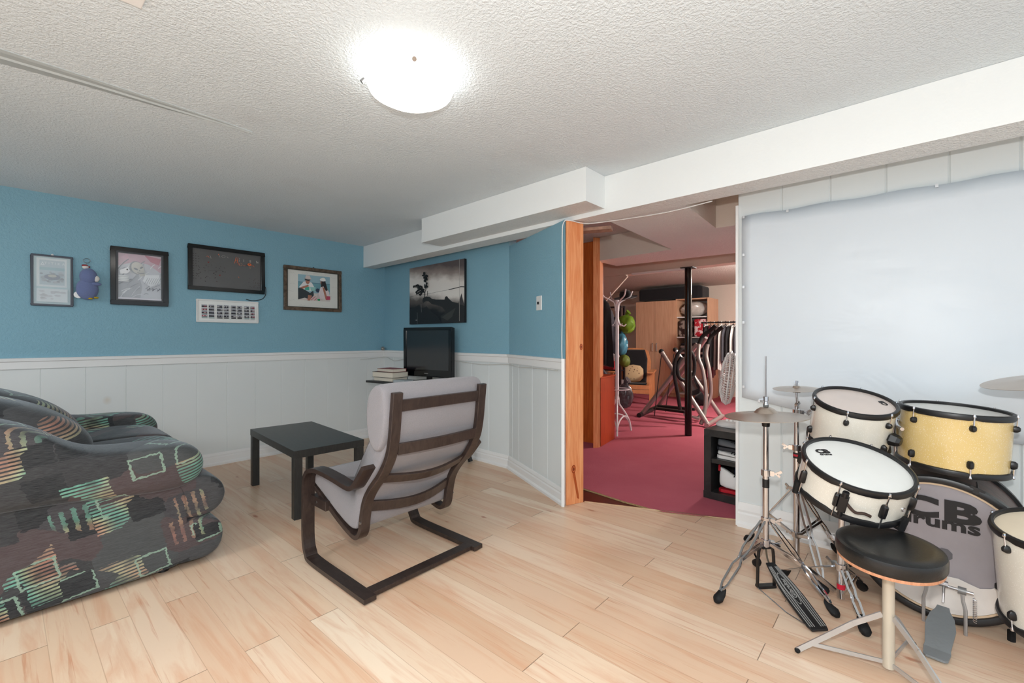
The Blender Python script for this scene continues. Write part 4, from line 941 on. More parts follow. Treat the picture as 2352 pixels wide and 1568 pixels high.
obj('logo', mb, INK, **K); mb = MB(); add_text(mb, 'drums', .088, M.Translation((-.003, .108, .0035)) @ M.Diagonal((1.12, .78, 1, 1)), INK, bold=.003, ext=.0004, spacing=1.02); obj('logo', mb, INK, **K)
for s in (-1, 1):
    p = V((s*.20, -.21, -.34)); obj('spur', MB().tube([p, V((s*.34, -.292, -.27))], (.009, .007), 8), BLACKP, **K)
# tom holder on the bass drum
th = thing('tom_holder', 'chrome post and arms holding the two toms over the bass drum', 'drum hardware', (-.03, 2.9, .59))
obj('base_plate', MB().box((-.09, 2.80, .588), (-.02, 2.88, .603)), BLACKP, th, bevel=.002)
obj('post', MB().cyl((-.05, 2.84, .60), (-.05, 2.84, .80), .011, 14), CHROME, th, smooth=True)
obj('arm', MB().tube([(-.05, 2.84, .79), (-.045, 2.76, .80), (-.04, 2.66, .79), (-.025, 2.60, .785)], .0075, 10, 5), CHROME, th, smooth=True)
# floor tom
mf = frame((.396, 2.40, .515), (-.071, -.137, .988)); af = local_angle(mf, (-1, -.3, 0))
ft = drum('floor_tom', 'cream floor tom drum cut off at the right edge', 'drum', mf, .172, .33, SPARKW, 6, af+.3, head=flat((226, 212, 190), .4, var=.05, vs=8))
for k in range(3):
    a = af+.8+2*PI*k/3; x, y = .182*math.cos(a), .182*math.sin(a); q = mf@V((x, y, -.24)); q2 = mf@V((x*1.05, y*1.05, -.30)); 
    lg = obj('leg', MB().tube([mf@V((x, y, -.12)), q, q2, (q2.x+.02*math.cos(a), q2.y+.02*math.sin(a), .02)], .0055, 8, 4), CHROME, ft, smooth=True)
    obj('rubber_foot', MB().cyl((q2.x+.02*math.cos(a), q2.y+.02*math.sin(a), 0), (q2.x+.02*math.cos(a), q2.y+.02*math.sin(a), .04), .012, 10), RUBBER, lg)

def cymbal_mb(r, bell=.16, rise=.055): return MB().lathe([(.006, rise*r+.012), (r*bell*.6, rise*r+.010), (r*bell, rise*r-.002), (r*.26, rise*r-.010), (r*.55, rise*r*.30), (r, -.004), (r, -.0052), (r*.55, rise*r*.30-.0014), (r*.26, rise*r-.0115), (.006, rise*r+.0105)], 72, cap=False)
def leg_pair(t, hub, low, foot, gap=.018, mid=.58):
    """double braced leg: splayed pair of rods, brace and rubber foot"""
    hub, low, foot = V(hub), V(low), V(foot); d = (foot-hub); side = d.cross(V((0, 0, 1))).normalized()
    end = foot+V((0, 0, .045))-d.normalized()*.012
    mb = MB(); k1 = hub.lerp(end, .40); k2 = hub.lerp(end, .55)
    for s in (-1, 1):
        q = [hub+side*s*.010, k1+side*s*gap, k2+side*s*.007, hub.lerp(end, .64)+side*s*gap, hub.lerp(end, .9)+side*s*gap*.8, end+side*s*.002]
        for a, b in zip(q, q[1:]): mb.bar(a, b, .005, .009, side)
    lg = obj('leg', mb, CHROME, t)
    mb = MB()
    for s in (-1, 1): mb.bar(low+side*s*.006, k2+side*s*.012, .003, .013, (0, 0, 1))
    obj('brace', mb, CHROME, lg)
    f = foot; dd = V((d.x, d.y, 0)).normalized(); mt = M.Translation(f+V((0, 0, .001))) @ M.Rotation(math.atan2(dd.y, dd.x), 4, 'Z')
    mb = MB(); rs = []
    for x, rr, z in ((-.030, .012, .055), (-.018, .019, .040), (.0, .022, .025), (.015, .020, .021), (.024, .010, .016)): rs.append([mt@V((x, rr*math.cos(2*PI*k/10), max(0, z+rr*math.sin(2*PI*k/10)*(.95)))) for k in range(10)])
    obj('rubber_foot', mb.rings(rs), RUBBER, lg, smooth=True)
def clamp_mb(c, r, wing):
    c = V(c); w_ = V((math.cos(wing), math.sin(wing), 0)); mb = MB().lathe([(r, -.016), (r+.007, -.014), (r+.007, .014), (r, .016)], 18, axis=tuple(c)); mb.bar(c+w_*(r+.004), c+w_*(r+.022), .018, .022)
    mb.bar(c+w_*(r+.020), c+w_*(r+.034), .008, .008); n_ = V((-w_.y, w_.x, 0))
    mb.bar(c+w_*(r+.030)-n_*.0, c+w_*(r+.052)+V((0, 0, .014)), .006, .012); mb.bar(c+w_*(r+.030), c+w_*(r+.045)-V((0, 0, .012)), .006, .010); return mb
# hi-hat stand
hx, hy = -.512, 2.40; H0 = (hx, hy)
t = thing('hi_hat_stand', 'chrome hi-hat stand with a striped black foot pedal', 'cymbal stand', (hx, hy, 0))
obj('lower_tube', MB().cyl((hx, hy, .195), (hx, hy, .53), .0135, 18), CHROME, t, smooth=True)
obj('upper_tube', MB().tube([(hx, hy, .53), (hx, hy, .735), (hx, hy, .745), (hx, hy, .79)], .0115, 16), CHROME, t, smooth=True)
obj('rod', MB().cyl((hx, hy, .79), (hx, hy, 1.095), .0034, 10), STEEL, t, smooth=True)
obj('height_clamp', clamp_mb((hx, hy, .545), .013, .15), CHROME, t); obj('collar', MB().cyl((hx, hy, .475), (hx, hy, .515), .0150, 16), BLACKP, t)
obj('top_clutch', MB().lathe([(.005, .858), (.011, .860), (.011, .870), (.008, .874), (.008, .882), (.011, .884), (.011, .905), (.004, .908)], 16, axis=(hx, hy, 0)).bar((hx-.008, hy, .893), (hx-.028, hy-.004, .889), .012, .006), CHROME, t, smooth=True)
obj('felt', MB().cyl((hx, hy, .857), (hx, hy, .866), .012, 14), flat((96, 96, 94), .9), t)
obj('cymbal_seat', MB().lathe([(.010, .762), (.016, .764), (.018, .785), (.028, .796), (.031, .808), (.022, .812)], 20, axis=(hx, hy, 0)), BLACKP, t, smooth=True)
for z, nm in ((.320, 'leg_collar'), (.215, 'leg_collar')): obj(nm, clamp_mb((hx, hy, z), .0135, 0.3), CHROME, t)
FT = [FL(1652, 1385), FL(1913, 1416), FL(1738, 1304)]
for f in FT:
    d = (V((f.x, f.y, 0))-V((hx, hy, 0))).normalized()*.022; leg_pair(t, V((hx, hy, .318))+d, V((hx, hy, .213))+d, f)
fr = M.Translation((hx, hy, 0)) @ M.Rotation(math.radians(-41), 4, 'Z')   # pedal points towards local +x... set below
pd = (FL(1893, 1462)-V((hx, hy, 0))); pd.z = 0; pa = math.atan2(pd.y, pd.x); P4 = M.Translation((hx, hy, 0)) @ M.Rotation(pa, 4, 'Z')
mb = MB()
for s in (-1, 1): mb.strip([P4@V((.0, s*.012, .205)), P4@V((.0, s*.030, .19)), P4@V((.0, s*.038, .15)), P4@V((.0, s*.042, .03)), P4@V((.0, s*.042, .004))], .016, .007, P4.to_3x3()@V((1, 0, 0)), sn=3)
mb.bar(P4@V((0, -.022, .196)), P4@V((0, .022, .196)), .02, .02); mb.bar(P4@V((0, -.044, .008)), P4@V((0, .044, .008)), .03, .012)
obj('pedal_frame', mb, BLACKP, t, bevel=.001)
obj('chain', MB().tube([P4@V((0, 0, .20)), P4@V((.004, 0, .17)), P4@V((.012, 0, .142)), P4@V((.03, 0, .122))], .0045, 6, 6), flat((120, 110, 96), .35, .8), t)
L = pd.length-.02
def pw(u): return .020+.024*math.sin(min(1, u*1.7)*PI*.5)*(1-.15*max(0, u-.6)/.4)
rs = []
for k in range(15):
    u = k/14; x = .028+(L-.028)*u; z = .118*(1-u)**1.05+.012; w2 = pw(u)*(1 if u < .97 else .85)
    rs.append([P4@V((x, -w2, z-.004)), P4@V((x, w2, z-.004)), P4@V((x, w2, z+.004)), P4@V((x, -w2, z+.004))])
ped = obj('foot_pedal', MB().rings(rs), BLACKP, t, bevel=.0015)
SG = flat((150, 150, 148), .4, .2); mb = MB()
def pz(x): u = (x-.028)/(L-.028); return .118*(1-u)**1.05+.012+.0046
def pline(f, wd, x0, x1, nn=18):
    for k in range(nn):
        xa, xb = x0+(x1-x0)*k/nn, x0+(x1-x0)*(k+1)/nn; mb.quad(*[P4@V((x, f(x)+s*wd/2, pz(x))) for x, s in ((xa, -1), (xb, -1), (xb, 1), (xa, 1))])
EX = .125+.03; 
for j, o in enumerate((-1, -.72, -.44, .44, .72, 1)):
    def f(x, o=o):
        u = (x-.028)/(L-.028); e = max(0, 1-((x-EX)/.085)**2)**.5; b = o*pw(u)*.80
        return b if abs(o) > .9 else (math.copysign(max(abs(b), (.019+.010*(abs(o)-.44)/.28)*e), o))
    pline(f, .0042, .05, L-.012)
for k in range(24):
    a, b = 2*PI*k/24, 2*PI*(k+1)/24
    mb.quad(*[P4@V((EX+rx*math.cos(q), ry*math.sin(q), pz(EX+rx*math.cos(q)))) for q, rx, ry in ((a, .074, .017), (b, .074, .017), (b, .070, .0145), (a, .070, .0145))])
obj('stripes', mb, SG, ped)
sl = math.atan2(pz(EX+.05)-pz(EX-.05), .1)
mt = P4 @ M.Translation((EX, 0, pz(EX)+.0008)) @ M.Rotation(-sl, 4, 'Y') @ M.Rotation(PI, 4, 'Z')
mb = MB(); add_text(mb, 'Gibraltar', .027, mt, SG, bold=.0006, ext=.0003); obj('logo', mb, SG, ped)
mb = MB().tube([P4@V((.01, -.045, .006)), P4@V((L*.6, -.045, .006)), P4@V((L*.92, -.02, .008))], .0022, 6); obj('pedal_rod', mb, CHROME, t)
ring1 = frame((hx, hy, .822), (-.055, -.013, .998))
tag(obj('hi_hat_cymbal', MB().lathe([(p[0], p[1]) for p in ((.006, .034), (.022, .032), (.038, .022), (.050, .008), (.10, -.001), (.178, -.010), (.178, -.0112), (.10, -.0025), (.048, .006), (.006, .032))], 72, mtx=ring1, cap=False), CYMB, smooth=True), 'upper hi-hat cymbal with a raised bell on the chrome stand with the pedal', 'cymbal', 'hi-hat cymbals')
tag(obj('hi_hat_cymbal', MB().lathe([(p[0], p[1]) for p in ((.006, -.034), (.022, -.033), (.032, -.026), (.10, -.017), (.178, -.0118), (.178, -.0130), (.10, -.0185), (.032, -.028), (.006, -.036))], 72, mtx=ring1, cap=False), CYMB, smooth=True), 'lower hi-hat cymbal turned upward right under the bell-topped one', 'cymbal', 'hi-hat cymbals')
BLOT = flat((96, 88, 82), .5)
mb = MB(); rng = random.Random(2)
for k in range(15):
    th0 = math.atan2(-.66, -.75)+.28-.04*k+rng.uniform(-.01, .01); r0, r1 = .085+rng.uniform(0, .012), .112+rng.uniform(-.006, .016)
    mb.quad(*[ring1@V((rr*math.cos(a), rr*math.sin(a), -.001-(rr-.10)*.115+.0006)) for rr, a in ((r0, th0), (r1, th0), (r1, th0+.026), (r0, th0+.026))])
hh = [o for o in bpy.data.objects if o.name == 'hi_hat_cymbal'][0]; obj('printed_mark', mb, BLOT, hh, world=False)
# splash cymbal stand
qx, qy = -.452, 2.80; t = thing('cymbal_stand', 'chrome boom stand carrying the small cymbal near the wall', 'cymbal stand', (qx, qy, 0))
obj('lower_tube', MB().cyl((qx, qy, .03), (qx, qy, .60), .0145, 18), CHROME, t, smooth=True); obj('upper_tube', MB().cyl((qx, qy, .60), (qx, qy, .80), .0115, 16), CHROME, t, smooth=True)
obj('tilter', MB().cyl((qx, qy, .795), (qx, qy, .83), .009, 12).bar((qx, qy-.012, .825), (qx+.008, qy+.012, .84), .014, .014).cyl((qx+.004, qy, .835), (qx, qy, .905), .0055, 10), CHROME, t, smooth=True)
obj('height_clamp', clamp_mb((qx, qy, .60), .0145, 3.3), CHROME, t); obj('height_clamp', clamp_mb((qx, qy, .79), .012, .2), CHROME, t); obj('collar', MB().cyl((qx, qy, .545), (qx, qy, .575), .016, 16), flat((30, 26, 28), .5), t)
obj('badge', MB().cyl((qx, qy, .555), (qx, qy, .566), .0163, 16), flat((170, 24, 44), .4), t, label='small red badge')
obj('cymbal_seat', MB().cyl((qx, qy, .893), (qx, qy, .910), .018, 16), BLACKP, t); obj('wing_nut', MB().cyl((qx, qy, .925), (qx, qy, .955), .005, 10).bar((qx-.01, qy, .95), (qx+.01, qy, .95), .006, .01), CHROME, t)
for f in ((-.30, 2.52, 0), (-.70, 2.86, 0), (-.30, 3.02, 0)):
    d = (V(f)-V((qx, qy, 0))).normalized()*.024; leg_pair(t, V((qx, qy, .375))+d, V((qx, qy, .14))+d, f, gap=.014)
obj('leg_collar', clamp_mb((qx, qy, .375), .0145, 2.6), CHROME, t); obj('leg_collar', clamp_mb((qx, qy, .14), .0145, 2.6), CHROME, t)
tag(obj('splash_cymbal', MB().lathe([(.005, .012), (.014, .011), (.02, .004), (.05, .001), (.111, -.005), (.111, -.006), (.05, -.0005), (.02, .0025), (.005, .0105)], 56, mtx=frame((-.452, 2.80, .917), (-.022, -.056, .998)), cap=False), CYMB, smooth=True), 'small thin cymbal on the tall stand behind the hi-hat', 'cymbal')
# crash cymbal on its stand (mostly out of frame)
tag(obj('crash_cymbal', cymbal_mb(.192).bm and MB().lathe([(.006, .024), (.02, .022), (.034, .010), (.1, .002), (.192, -.008), (.192, -.0093), (.1, .0005), (.034, .008), (.006, .022)], 72, mtx=frame((.41, 2.75, 1.02), (-.177, -.083, .981)), cap=False), CYMB, smooth=True), 'bronze cymbal cut off by the right edge, in front of the white sheet', 'cymbal')
t = thing('cymbal_stand', 'chrome stand under the cymbal at the right edge', 'cymbal stand', (.62, 2.92, 0))
obj('tube', MB().cyl((.62, 2.92, .02), (.62, 2.92, .93), .012, 14), CHROME, t, smooth=True); obj('boom_arm', MB().cyl((.64, 2.94, .92), (.41, 2.76, 1.0), .007, 10).cyl((.41, 2.75, .985), (.403, 2.746, 1.055), .005, 10), CHROME, t, smooth=True)
for f in ((.50, 3.04, 0), (.86, 3.0, 0), (.72, 2.72, 0)):
    d = (V(f)-V((.62, 2.92, 0))).normalized()*.022; leg_pair(t, V((.62, 2.92, .34))+d, V((.62, 2.92, .13))+d, f)
# snare stand
nx, ny = -.225, 2.425; t = thing('snare_stand', 'low chrome three-legged stand holding up the snare drum', 'drum stand', (nx, ny, 0))
obj('lower_tube', MB().cyl((nx, ny, .05), (nx, ny, .30), .0150, 18), CHROME, t, smooth=True); obj('upper_tube', MB().cyl((nx, ny, .28), (nx+.004, ny-.004, .455), .0115, 14), CHROME, t, smooth=True)
obj('height_clamp', clamp_mb((nx, ny, .30), .015, 2.6), CHROME, t); obj('leg_collar', clamp_mb((nx, ny, .185), .015, 2.6), CHROME, t); obj('badge', MB().cyl((nx, ny, .090), (nx, ny, .112), .0157, 16), flat((190, 26, 50), .4), t, label='red badge band')
bot = ms@V((0, 0, -sn_h-.03)); basket = MB(); cn = V((nx+.004, ny-.004, .455)); basket.tube([cn, bot], .008, 8)
obj('tilter', basket, CHROME, t)
for k in range(3):
    a = up_a+.9+2*PI*k/3; e = ms@V((.195*math.cos(a), .195*math.sin(a), -sn_h-.02)); e2 = ms@V((.197*math.cos(a), .197*math.sin(a), -sn_h+.035)); ar = obj('basket_arm', MB().bar(bot, e, .016, .007), CHROME, t)
    obj('rubber_grip', MB().tube([e, e2], .011, 8), RUBBER, ar, smooth=True)
for f in (FL(1985, 1458), FL(1980, 1360), FL(1800, 1330)):
    d = (V((f.x, f.y, 0))-V((nx, ny, 0))).normalized()*.024; leg_pair(t, V((nx, ny, .180))+d, V((nx, ny, .07))+d, V((f.x, f.y, 0)), gap=.012)
# throne (stool)
tx_, ty_ = -.056, 2.05; t = thing('drum_stool', 'round black padded drum stool on a cream post with folding legs', 'stool', (tx_, ty_, 0))
mth = frame((tx_, ty_+.0, .422), (.012, -.06, .998))
obj('seat_cushion', MB().lathe([(0, .040), (.06, .041), (.11, .046), (.136, .046), (.150, .040), (.153, .030), (.153, .002), (.149, -.006), (0, -.008)], 64, mtx=mth), VINYLB, t, smooth=True)
obj('seat_base', MB().lathe([(0, -.008), (.147, -.008), (.148, -.012), (.147, -.018), (0, -.018)], 56, mtx=mth), m_wood('plywood_edge', (190, 130, 96), (210, 152, 116), (120, 70, 40), (20, 20, 3), .5), t, smooth=True)
POST = flat((198, 190, 174), .3, .3); obj('post', MB().cyl((tx_, ty_, .035), (tx_, ty_, .40), .0175, 20), POST, t, smooth=True)
ALU = flat((196, 196, 196), .32, .7)
for f in (FL(1848, 1488), FL(2122, 1610), V((-.12, 1.93, 0))):
    pass
for k, a in enumerate((math.atan2(1.985-ty_, -.295-tx_), math.atan2(1.985-ty_, -.295-tx_)+2.15, math.atan2(1.985-ty_, -.295-tx_)+4.2)):
    u = V((math.cos(a), math.sin(a), 0)); c = V((tx_, ty_, 0)); lg = obj('leg', MB().bar(c+u*.018+V((0, 0, .215)), c+u*.10+V((0, 0, .16)), .018, .006, (-u.y, u.x, 0)).bar(c+u*.10+V((0, 0, .16)), c+u*.27+V((0, 0, .012)), .018, .006, (-u.y, u.x, 0)), ALU, t)
    obj('brace', MB().bar(c+u*.015+V((0, 0, .05)), c+u*.225+V((0, 0, .048)), .004, .014, (0, 0, 1)), ALU, lg)
    obj('foot_cap', MB().ball(c+u*.27+V((0, 0, .011)), .010, 10, 6), RUBBER, lg)
# bass drum pedal
px0 = FL(2140, 1518); t = thing('bass_drum_pedal', 'grey scratched kick pedal in front of the bass drum', 'drum pedal', (.085, 2.42, 0))
PGR = m_paint('scratched_grey_metal', (120, 124, 126), 30, .2, .003, .12, .4)
heel = FL(2148, 1520); heel.z = 0; toe = V((.105, 2.55, 0)); dv = (toe-heel); dv.z = 0; Lp = dv.length-.035; P5 = M.Translation((heel.x, heel.y, 0)) @ M.Rotation(math.atan2(dv.y, dv.x), 4, 'Z')
prof = [(0, .026), (.01, .034), (.06, .038), (.075, .036), (.10, .038), (.17, .044), (.22, .036), (.25, .022), (.27, .018)]
sc = Lp/.27; rs = []
for x, w2 in prof: z = .012+max(0, x-.05)*sc*.40; rs.append([P5@V((x*sc, s*w2, z+h)) for s, h in ((-1, -.004), (1, -.004), (1, .004), (-1, .004))])
obj('foot_board', MB().rings(rs), PGR, t, bevel=.001)
for s in (-1, 1): obj('frame', MB().tube([P5@V((Lp+.03, s*.062, .0)), P5@V((Lp+.03, s*.062, .10)), P5@V((Lp+.035, s*.055, .13)), P5@V((Lp+.035, s*.052, .172))], .006, 8), flat((176, 176, 176), .3, .6), t, smooth=True)
obj('axle', MB().cyl(P5@V((Lp+.035, -.085, .172)), P5@V((Lp+.035, .075, .172)), .006, 12), CHROME, t, smooth=True)
for s in (-1, 1): obj('bearing_block', MB().cyl(P5@V((Lp+.035, s*.052-.012, .172)), P5@V((Lp+.035, s*.052+.012, .172)), .014, 14), flat((130, 130, 130), .4, .4), t, smooth=True)
obj('chain', MB().tube([P5@V((Lp+.028, 0, .172)), P5@V((Lp+.012, 0, .15)), P5@V((Lp-.005, 0, .118))], .004, 6), STEEL, t)
obj('spring', MB().tube([P5@V((Lp+.035+.006*math.cos(k*1.26), -.088+.006*math.sin(k*1.26), .155-.0016*k)) for k in range(60)], .0014, 5), CHROME, t)
obj('beater', MB().cyl(P5@V((Lp+.035, 0, .172)), P5@V((Lp+.02, 0, .215)), .004, 8).cyl(P5@V((Lp+.035, -.012, .178)), P5@V((Lp+.035, .014, .178)), .013, 12), CHROME, t, smooth=True)

# ================================================================== WHITE SHEET ON THE RIGHT WALL
def m_sheet():
    m = N('white_vinyl_sheet'); co_ = m.coord(scale=(1, 1, 1.6)); m.set(color=lin((210, 218, 225)), rough=.38, spec=.45); m.bump(m.noise(co_, 2.6, 3, .5, dist=.6), .3, .03); return m.m
rs = []
nx_, nz_ = 48, 16
grid = []
mb = MB()
for j in range(nz_+1):
    row = []
    for i in range(nx_+1):
        x = -.79+2.6*i/nx_; v_ = j/nz_; z0_ = .812-.115*min(1, (x+.79)/.7); z1_ = 1.943+.004*math.sin(i)
        z = z0_+(z1_-z0_)*v_; y = 3.075-.006*math.sin(x*3.1+v_*4)*math.sin(v_*PI)-.004*math.sin(x*9)*(1-v_)
        row.append(mb.bm.verts.new((x, y, z)))
    grid.append(row)
for j in range(nz_):
    for i in range(nx_): mb.face([grid[j][i], grid[j][i+1], grid[j+1][i+1], grid[j+1][i]])
sheet = thing('hanging_sheet', 'large white vinyl sheet hooked over the right wall', 'sheet', (-.79, 3.075, .75))
obj('cloth', mb, m_sheet(), sheet, smooth=True, solid=.002)
HK2 = flat((206, 208, 210), .3, .4)
for x, z in ((-.777, 1.935), (-.777, 1.70), (-.777, 1.50), (-.777, 1.28), (-.777, .88), (-.54, 1.93), (-.69, .80), (-.50, .775), (.1, 1.935)):
    obj('hook', MB().box((x-.006, 3.06, z-.008), (x+.006, 3.066, z+.008)).cyl((x, 3.062, z), (x, 3.092, z), .003, 6), HK2, sheet)

# ================================================================== BACK ROOM
# red-orange cabinet
t = thing('cabinet', 'red orange wooden cabinet just past the pine casing', 'cabinet', (-2.70, 4.55, 0))
q = [V((-2.512, 4.30, .03)), V((-2.60, 4.775, .03)), V((-2.98, 4.705, .03)), V((-2.656, 4.56, .03)), V((-2.655, 4.27+.03, .03))]
obj('body', MB().prism([V((-2.512, 4.30, .005)), V((-2.60, 4.775, .005)), V((-3.0, 4.70, .005)), V((-2.99, 4.62, .005)), V((-2.648, 4.62, .005)), V((-2.648, 4.51, .005)), V((-2.602, 4.51, .005))], (0, 0, .735)), REDWOOD, t, bevel=.003)
obj('top', MB().prism([V((-2.506, 4.295, .742)), V((-2.592, 4.785, .742)), V((-3.0, 4.71, .742)), V((-2.99, 4.62, .742)), V((-2.648, 4.62, .742)), V((-2.648, 4.51, .742)), V((-2.596, 4.51, .742))], (0, 0, .016)), REDWOOD, t)
# coat stand
t = thing('coat_stand', 'white metal coat stand with curved legs beside the red cabinet', 'coat stand', (-2.75, 5.12, 0)); kx, ky = -2.745, 5.10
obj('pole', MB().cyl((kx, ky, .42), (kx, ky, 1.66), .024, 16), WHITEM, t, smooth=True)
for a in (.9, 2.5, -.55, 4.0):
    u = V((math.cos(a), math.sin(a), 0)); c = V((kx, ky, 0))
    obj('hook', MB().tube([c+u*.02+V((0, 0, 1.52)), c+u*.035+V((0, 0, 1.62)), c+u*.10+V((0, 0, 1.665)), c+u*.17+V((0, 0, 1.70)), c+u*.205+V((0, 0, 1.775))], .0085, 8, 5), WHITEM, t, smooth=True)
    obj('hook', MB().tube([c+u*.02+V((0, 0, 1.42)), c+u*.04+V((0, 0, 1.36)), c+u*.09+V((0, 0, 1.335)), c+u*.12+V((0, 0, 1.36))], .007, 8, 5), WHITEM, t, smooth=True)
feet = (V((-2.62, 4.87, .0)), V((-2.66, 5.31, 0)), V((-2.98, 5.12, 0)))
for f in feet:
    c = V((kx, ky, 0)); d = f-c; obj('leg', MB().tube([c+V((0, 0, .50)), c+d*.10+V((0, 0, .44)), c+d*.16+V((0, 0, .36)), c+d*.55+V((0, 0, .25)), c+d*.86+V((0, 0, .14)), f+V((0, 0, .012))], .011, 10, 5), WHITEM, t, smooth=True)
for i in range(3):
    a, b = feet[i], feet[(i+1) % 3]; c = V((kx, ky, 0)); a1, b1 = c+(a-c)*.95+V((0, 0, .05)), c+(b-c)*.95+V((0, 0, .05))
    obj('arch_brace', MB().tube([a1+(b1-a1)*(.5-.5*math.cos(PI*k/8))+V((0, 0, .17*math.sin(PI*k/8))) for k in range(9)], .009, 8, 3), WHITEM, t, smooth=True)
mb = MB(); obj('umbrella_ring', mb.tube([(kx+.15*math.cos(a), ky+.15*math.sin(a), .55) for a in [PI*i/10 for i in range(20)]], .007, 8, closed=True), WHITEM, t, smooth=True)
random.seed(4)
def garment(name, lab, cat, c, w_, h, d, m, group=None, seed=0, sleeves=True, yaw=0.0, rim=.28):
    """hanging garment: folded tapering cloth column; c = top centre"""
    rnd = random.Random(seed); rs = []; n = 28; R = M.Rotation(yaw, 3, 'Z'); ph = rnd.random()*6
    for k in range(11):
        v = k/10; ww = w_*(rim+(1-rim)*min(1, v*7)**.7)*(1+.12*v); dd = d*(.45+.55*min(1, v*4))
        ring = []
        for i in range(n):
            a = 2*PI*i/n; f = 1+.16*v*math.sin(5*a+ph)+.08*v*math.sin(9*a+ph*2)
            ring.append(V(c)+R@V((ww/2*math.cos(a)*f, dd/2*math.sin(a)*f, -h*v-(.0 if k < 10 else .02*math.sin(3*a+ph)))))
        rs.append(ring)
    o = obj(name, MB().rings(rs), m, smooth=True); tag(o, lab, cat, group)
    return o
garment('coat', 'long black coat hanging on the left of the white coat stand', 'coat', (-2.93, 4.97, 1.70), .32, .86, .22, BLACKF, seed=1)
garment('jacket', 'dark grey jacket hanging behind the long black coat', 'jacket', (-2.99, 5.24, 1.60), .22, .62, .16, DGREYF, seed=2)
t = thing('hat', 'black brimmed hat on top of the coat stand hooks', 'hat', (-2.75, 5.24, 1.70))
hm = M.Translation((-2.72, 5.28, 1.70)) @ M.Rotation(.25, 4, 'X'); obj('brim', MB().lathe([(.05, 0), (.13, -.008), (.15, .004), (.13, -.002), (.05, .008)], 28, mtx=hm), BLACKF, t, smooth=True); obj('crown', MB().lathe([(.078, 0), (.075, .05), (.06, .085), (.02, .095), (.0, .09)], 24, mtx=hm), BLACKF, t, smooth=True)
# bags at the back left
def bag(name, lab, c, r, sc, m, seed, tie=True, cat='bag', group=None):
    rnd = random.Random(seed); n, k = 26, 14; rs = []
    for j in range(k+1):
        a = PI*(.02+.96*j/k); ring = []
        for i in range(n):
            b = 2*PI*i/n; f = 1+.10*math.sin(3*b+seed+2*a)+.07*math.sin(7*b+seed*2+5*a)+.06*rnd.uniform(-1, 1)
            ring.append(V(c)+V((r*sc[0]*math.sin(a)*math.cos(b)*f, r*sc[1]*math.sin(a)*math.sin(b)*f, r*sc[2]*math.cos(a))))
        rs.append(ring)
    mb = MB().rings(rs)
    if tie: mb.tube([V(c)+V((0, 0, r*sc[2]*.92)), V(c)+V((.02, 0, r*sc[2]*1.15)), V(c)+V((.05, 0, r*sc[2]*1.3))], (.02, .05), 8)
    return tag(obj(name, mb, m, smooth=True), lab, cat, group)
GBAG = flat((98, 130, 34), .4, var=.15); BBAG = flat((70, 128, 150), .25, var=.2); SBAG = flat((70, 66, 70), .2, .2, .6, .6, 30)
t = thing('storage_rack', 'tall dark rack crammed with bags behind the coat stand', 'rack', (-3.95, 7.25, 0))
DKR = flat((34, 28, 30), .5)
for dx, dy in ((-.40, -.2), (.22, -.2), (-.40, -.06), (.22, -.06)): obj('post', MB().box((-3.98+dx-.015, 7.3+dy-.015, 0), (-3.98+dx+.015, 7.3+dy+.015, 1.75)), DKR, t)
for z in (.25, .62, 1.0, 1.38, 1.73): obj('shelf', MB().box((-4.38, 7.1, z-.01), (-3.76, 7.26, z+.01)), DKR, t)
bag('plastic_bag', 'bright green shopping bag hanging on the dark rack', (-3.62, 7.04, 1.42), .19, (.85, .6, .85), GBAG, 1)
mb = MB(); gm = M.Translation((-3.59, 6.925, 1.45)) @ M.Rotation(.75, 4, 'Z') @ M.Rotation(PI/2, 4, 'X')
bag('plastic_bag', 'shiny blue plastic bag hanging below the green bag', (-3.68, 7.0, 1.08), .19, (.55, .45, 1.0), BBAG, 2)
bag('plastic_bag', 'small olive bag at the bottom below the blue bag', (-3.62, 6.98, .80), .12, (.8, .6, .9), flat((96, 110, 40), .5), 3, tie=False)
bag('backpack', 'dark backpack hanging left of the green bag', (-3.86, 7.02, 1.30), .2, (.62, .5, 1.3), BLACKF, 5, tie=False, cat='backpack')
bag('plastic_bag', 'crumpled dark shiny plastic bag hanging on the coat stand leg', (-2.76, 5.33, .44), .13, (.8, .6, 1.25), SBAG, 4)
bag('clothes_bundle', 'pile of dark clothes stuffed under the black coat', (-3.10, 5.15, .62), .22, (.9, .6, .9), DGREYF, 6, tie=False, cat='clothes')
bag('clothes_bundle', 'white and grey folded linen beside the dark clothes pile', (-2.98, 5.3, .95), .13, (1.1, .7, .6), WHITEF, 8, tie=False, cat='clothes')
for k, (x, y, z, c, lb) in enumerate(((-4.0, 7.12, .74, (150, 40, 50), 'red box on the dark rack behind the coats'), (-3.86, 7.15, .36, (120, 110, 110), 'grey box low on the dark rack'), (-4.0, 7.12, 1.13, (60, 110, 106), 'teal box high on the dark rack'))):
    tag(obj('storage_box', MB().box((x-.1, y-.02, z-.11), (x+.1, y+.13, z+.1)), flat(c, .6), bevel=.004), lb, 'box')
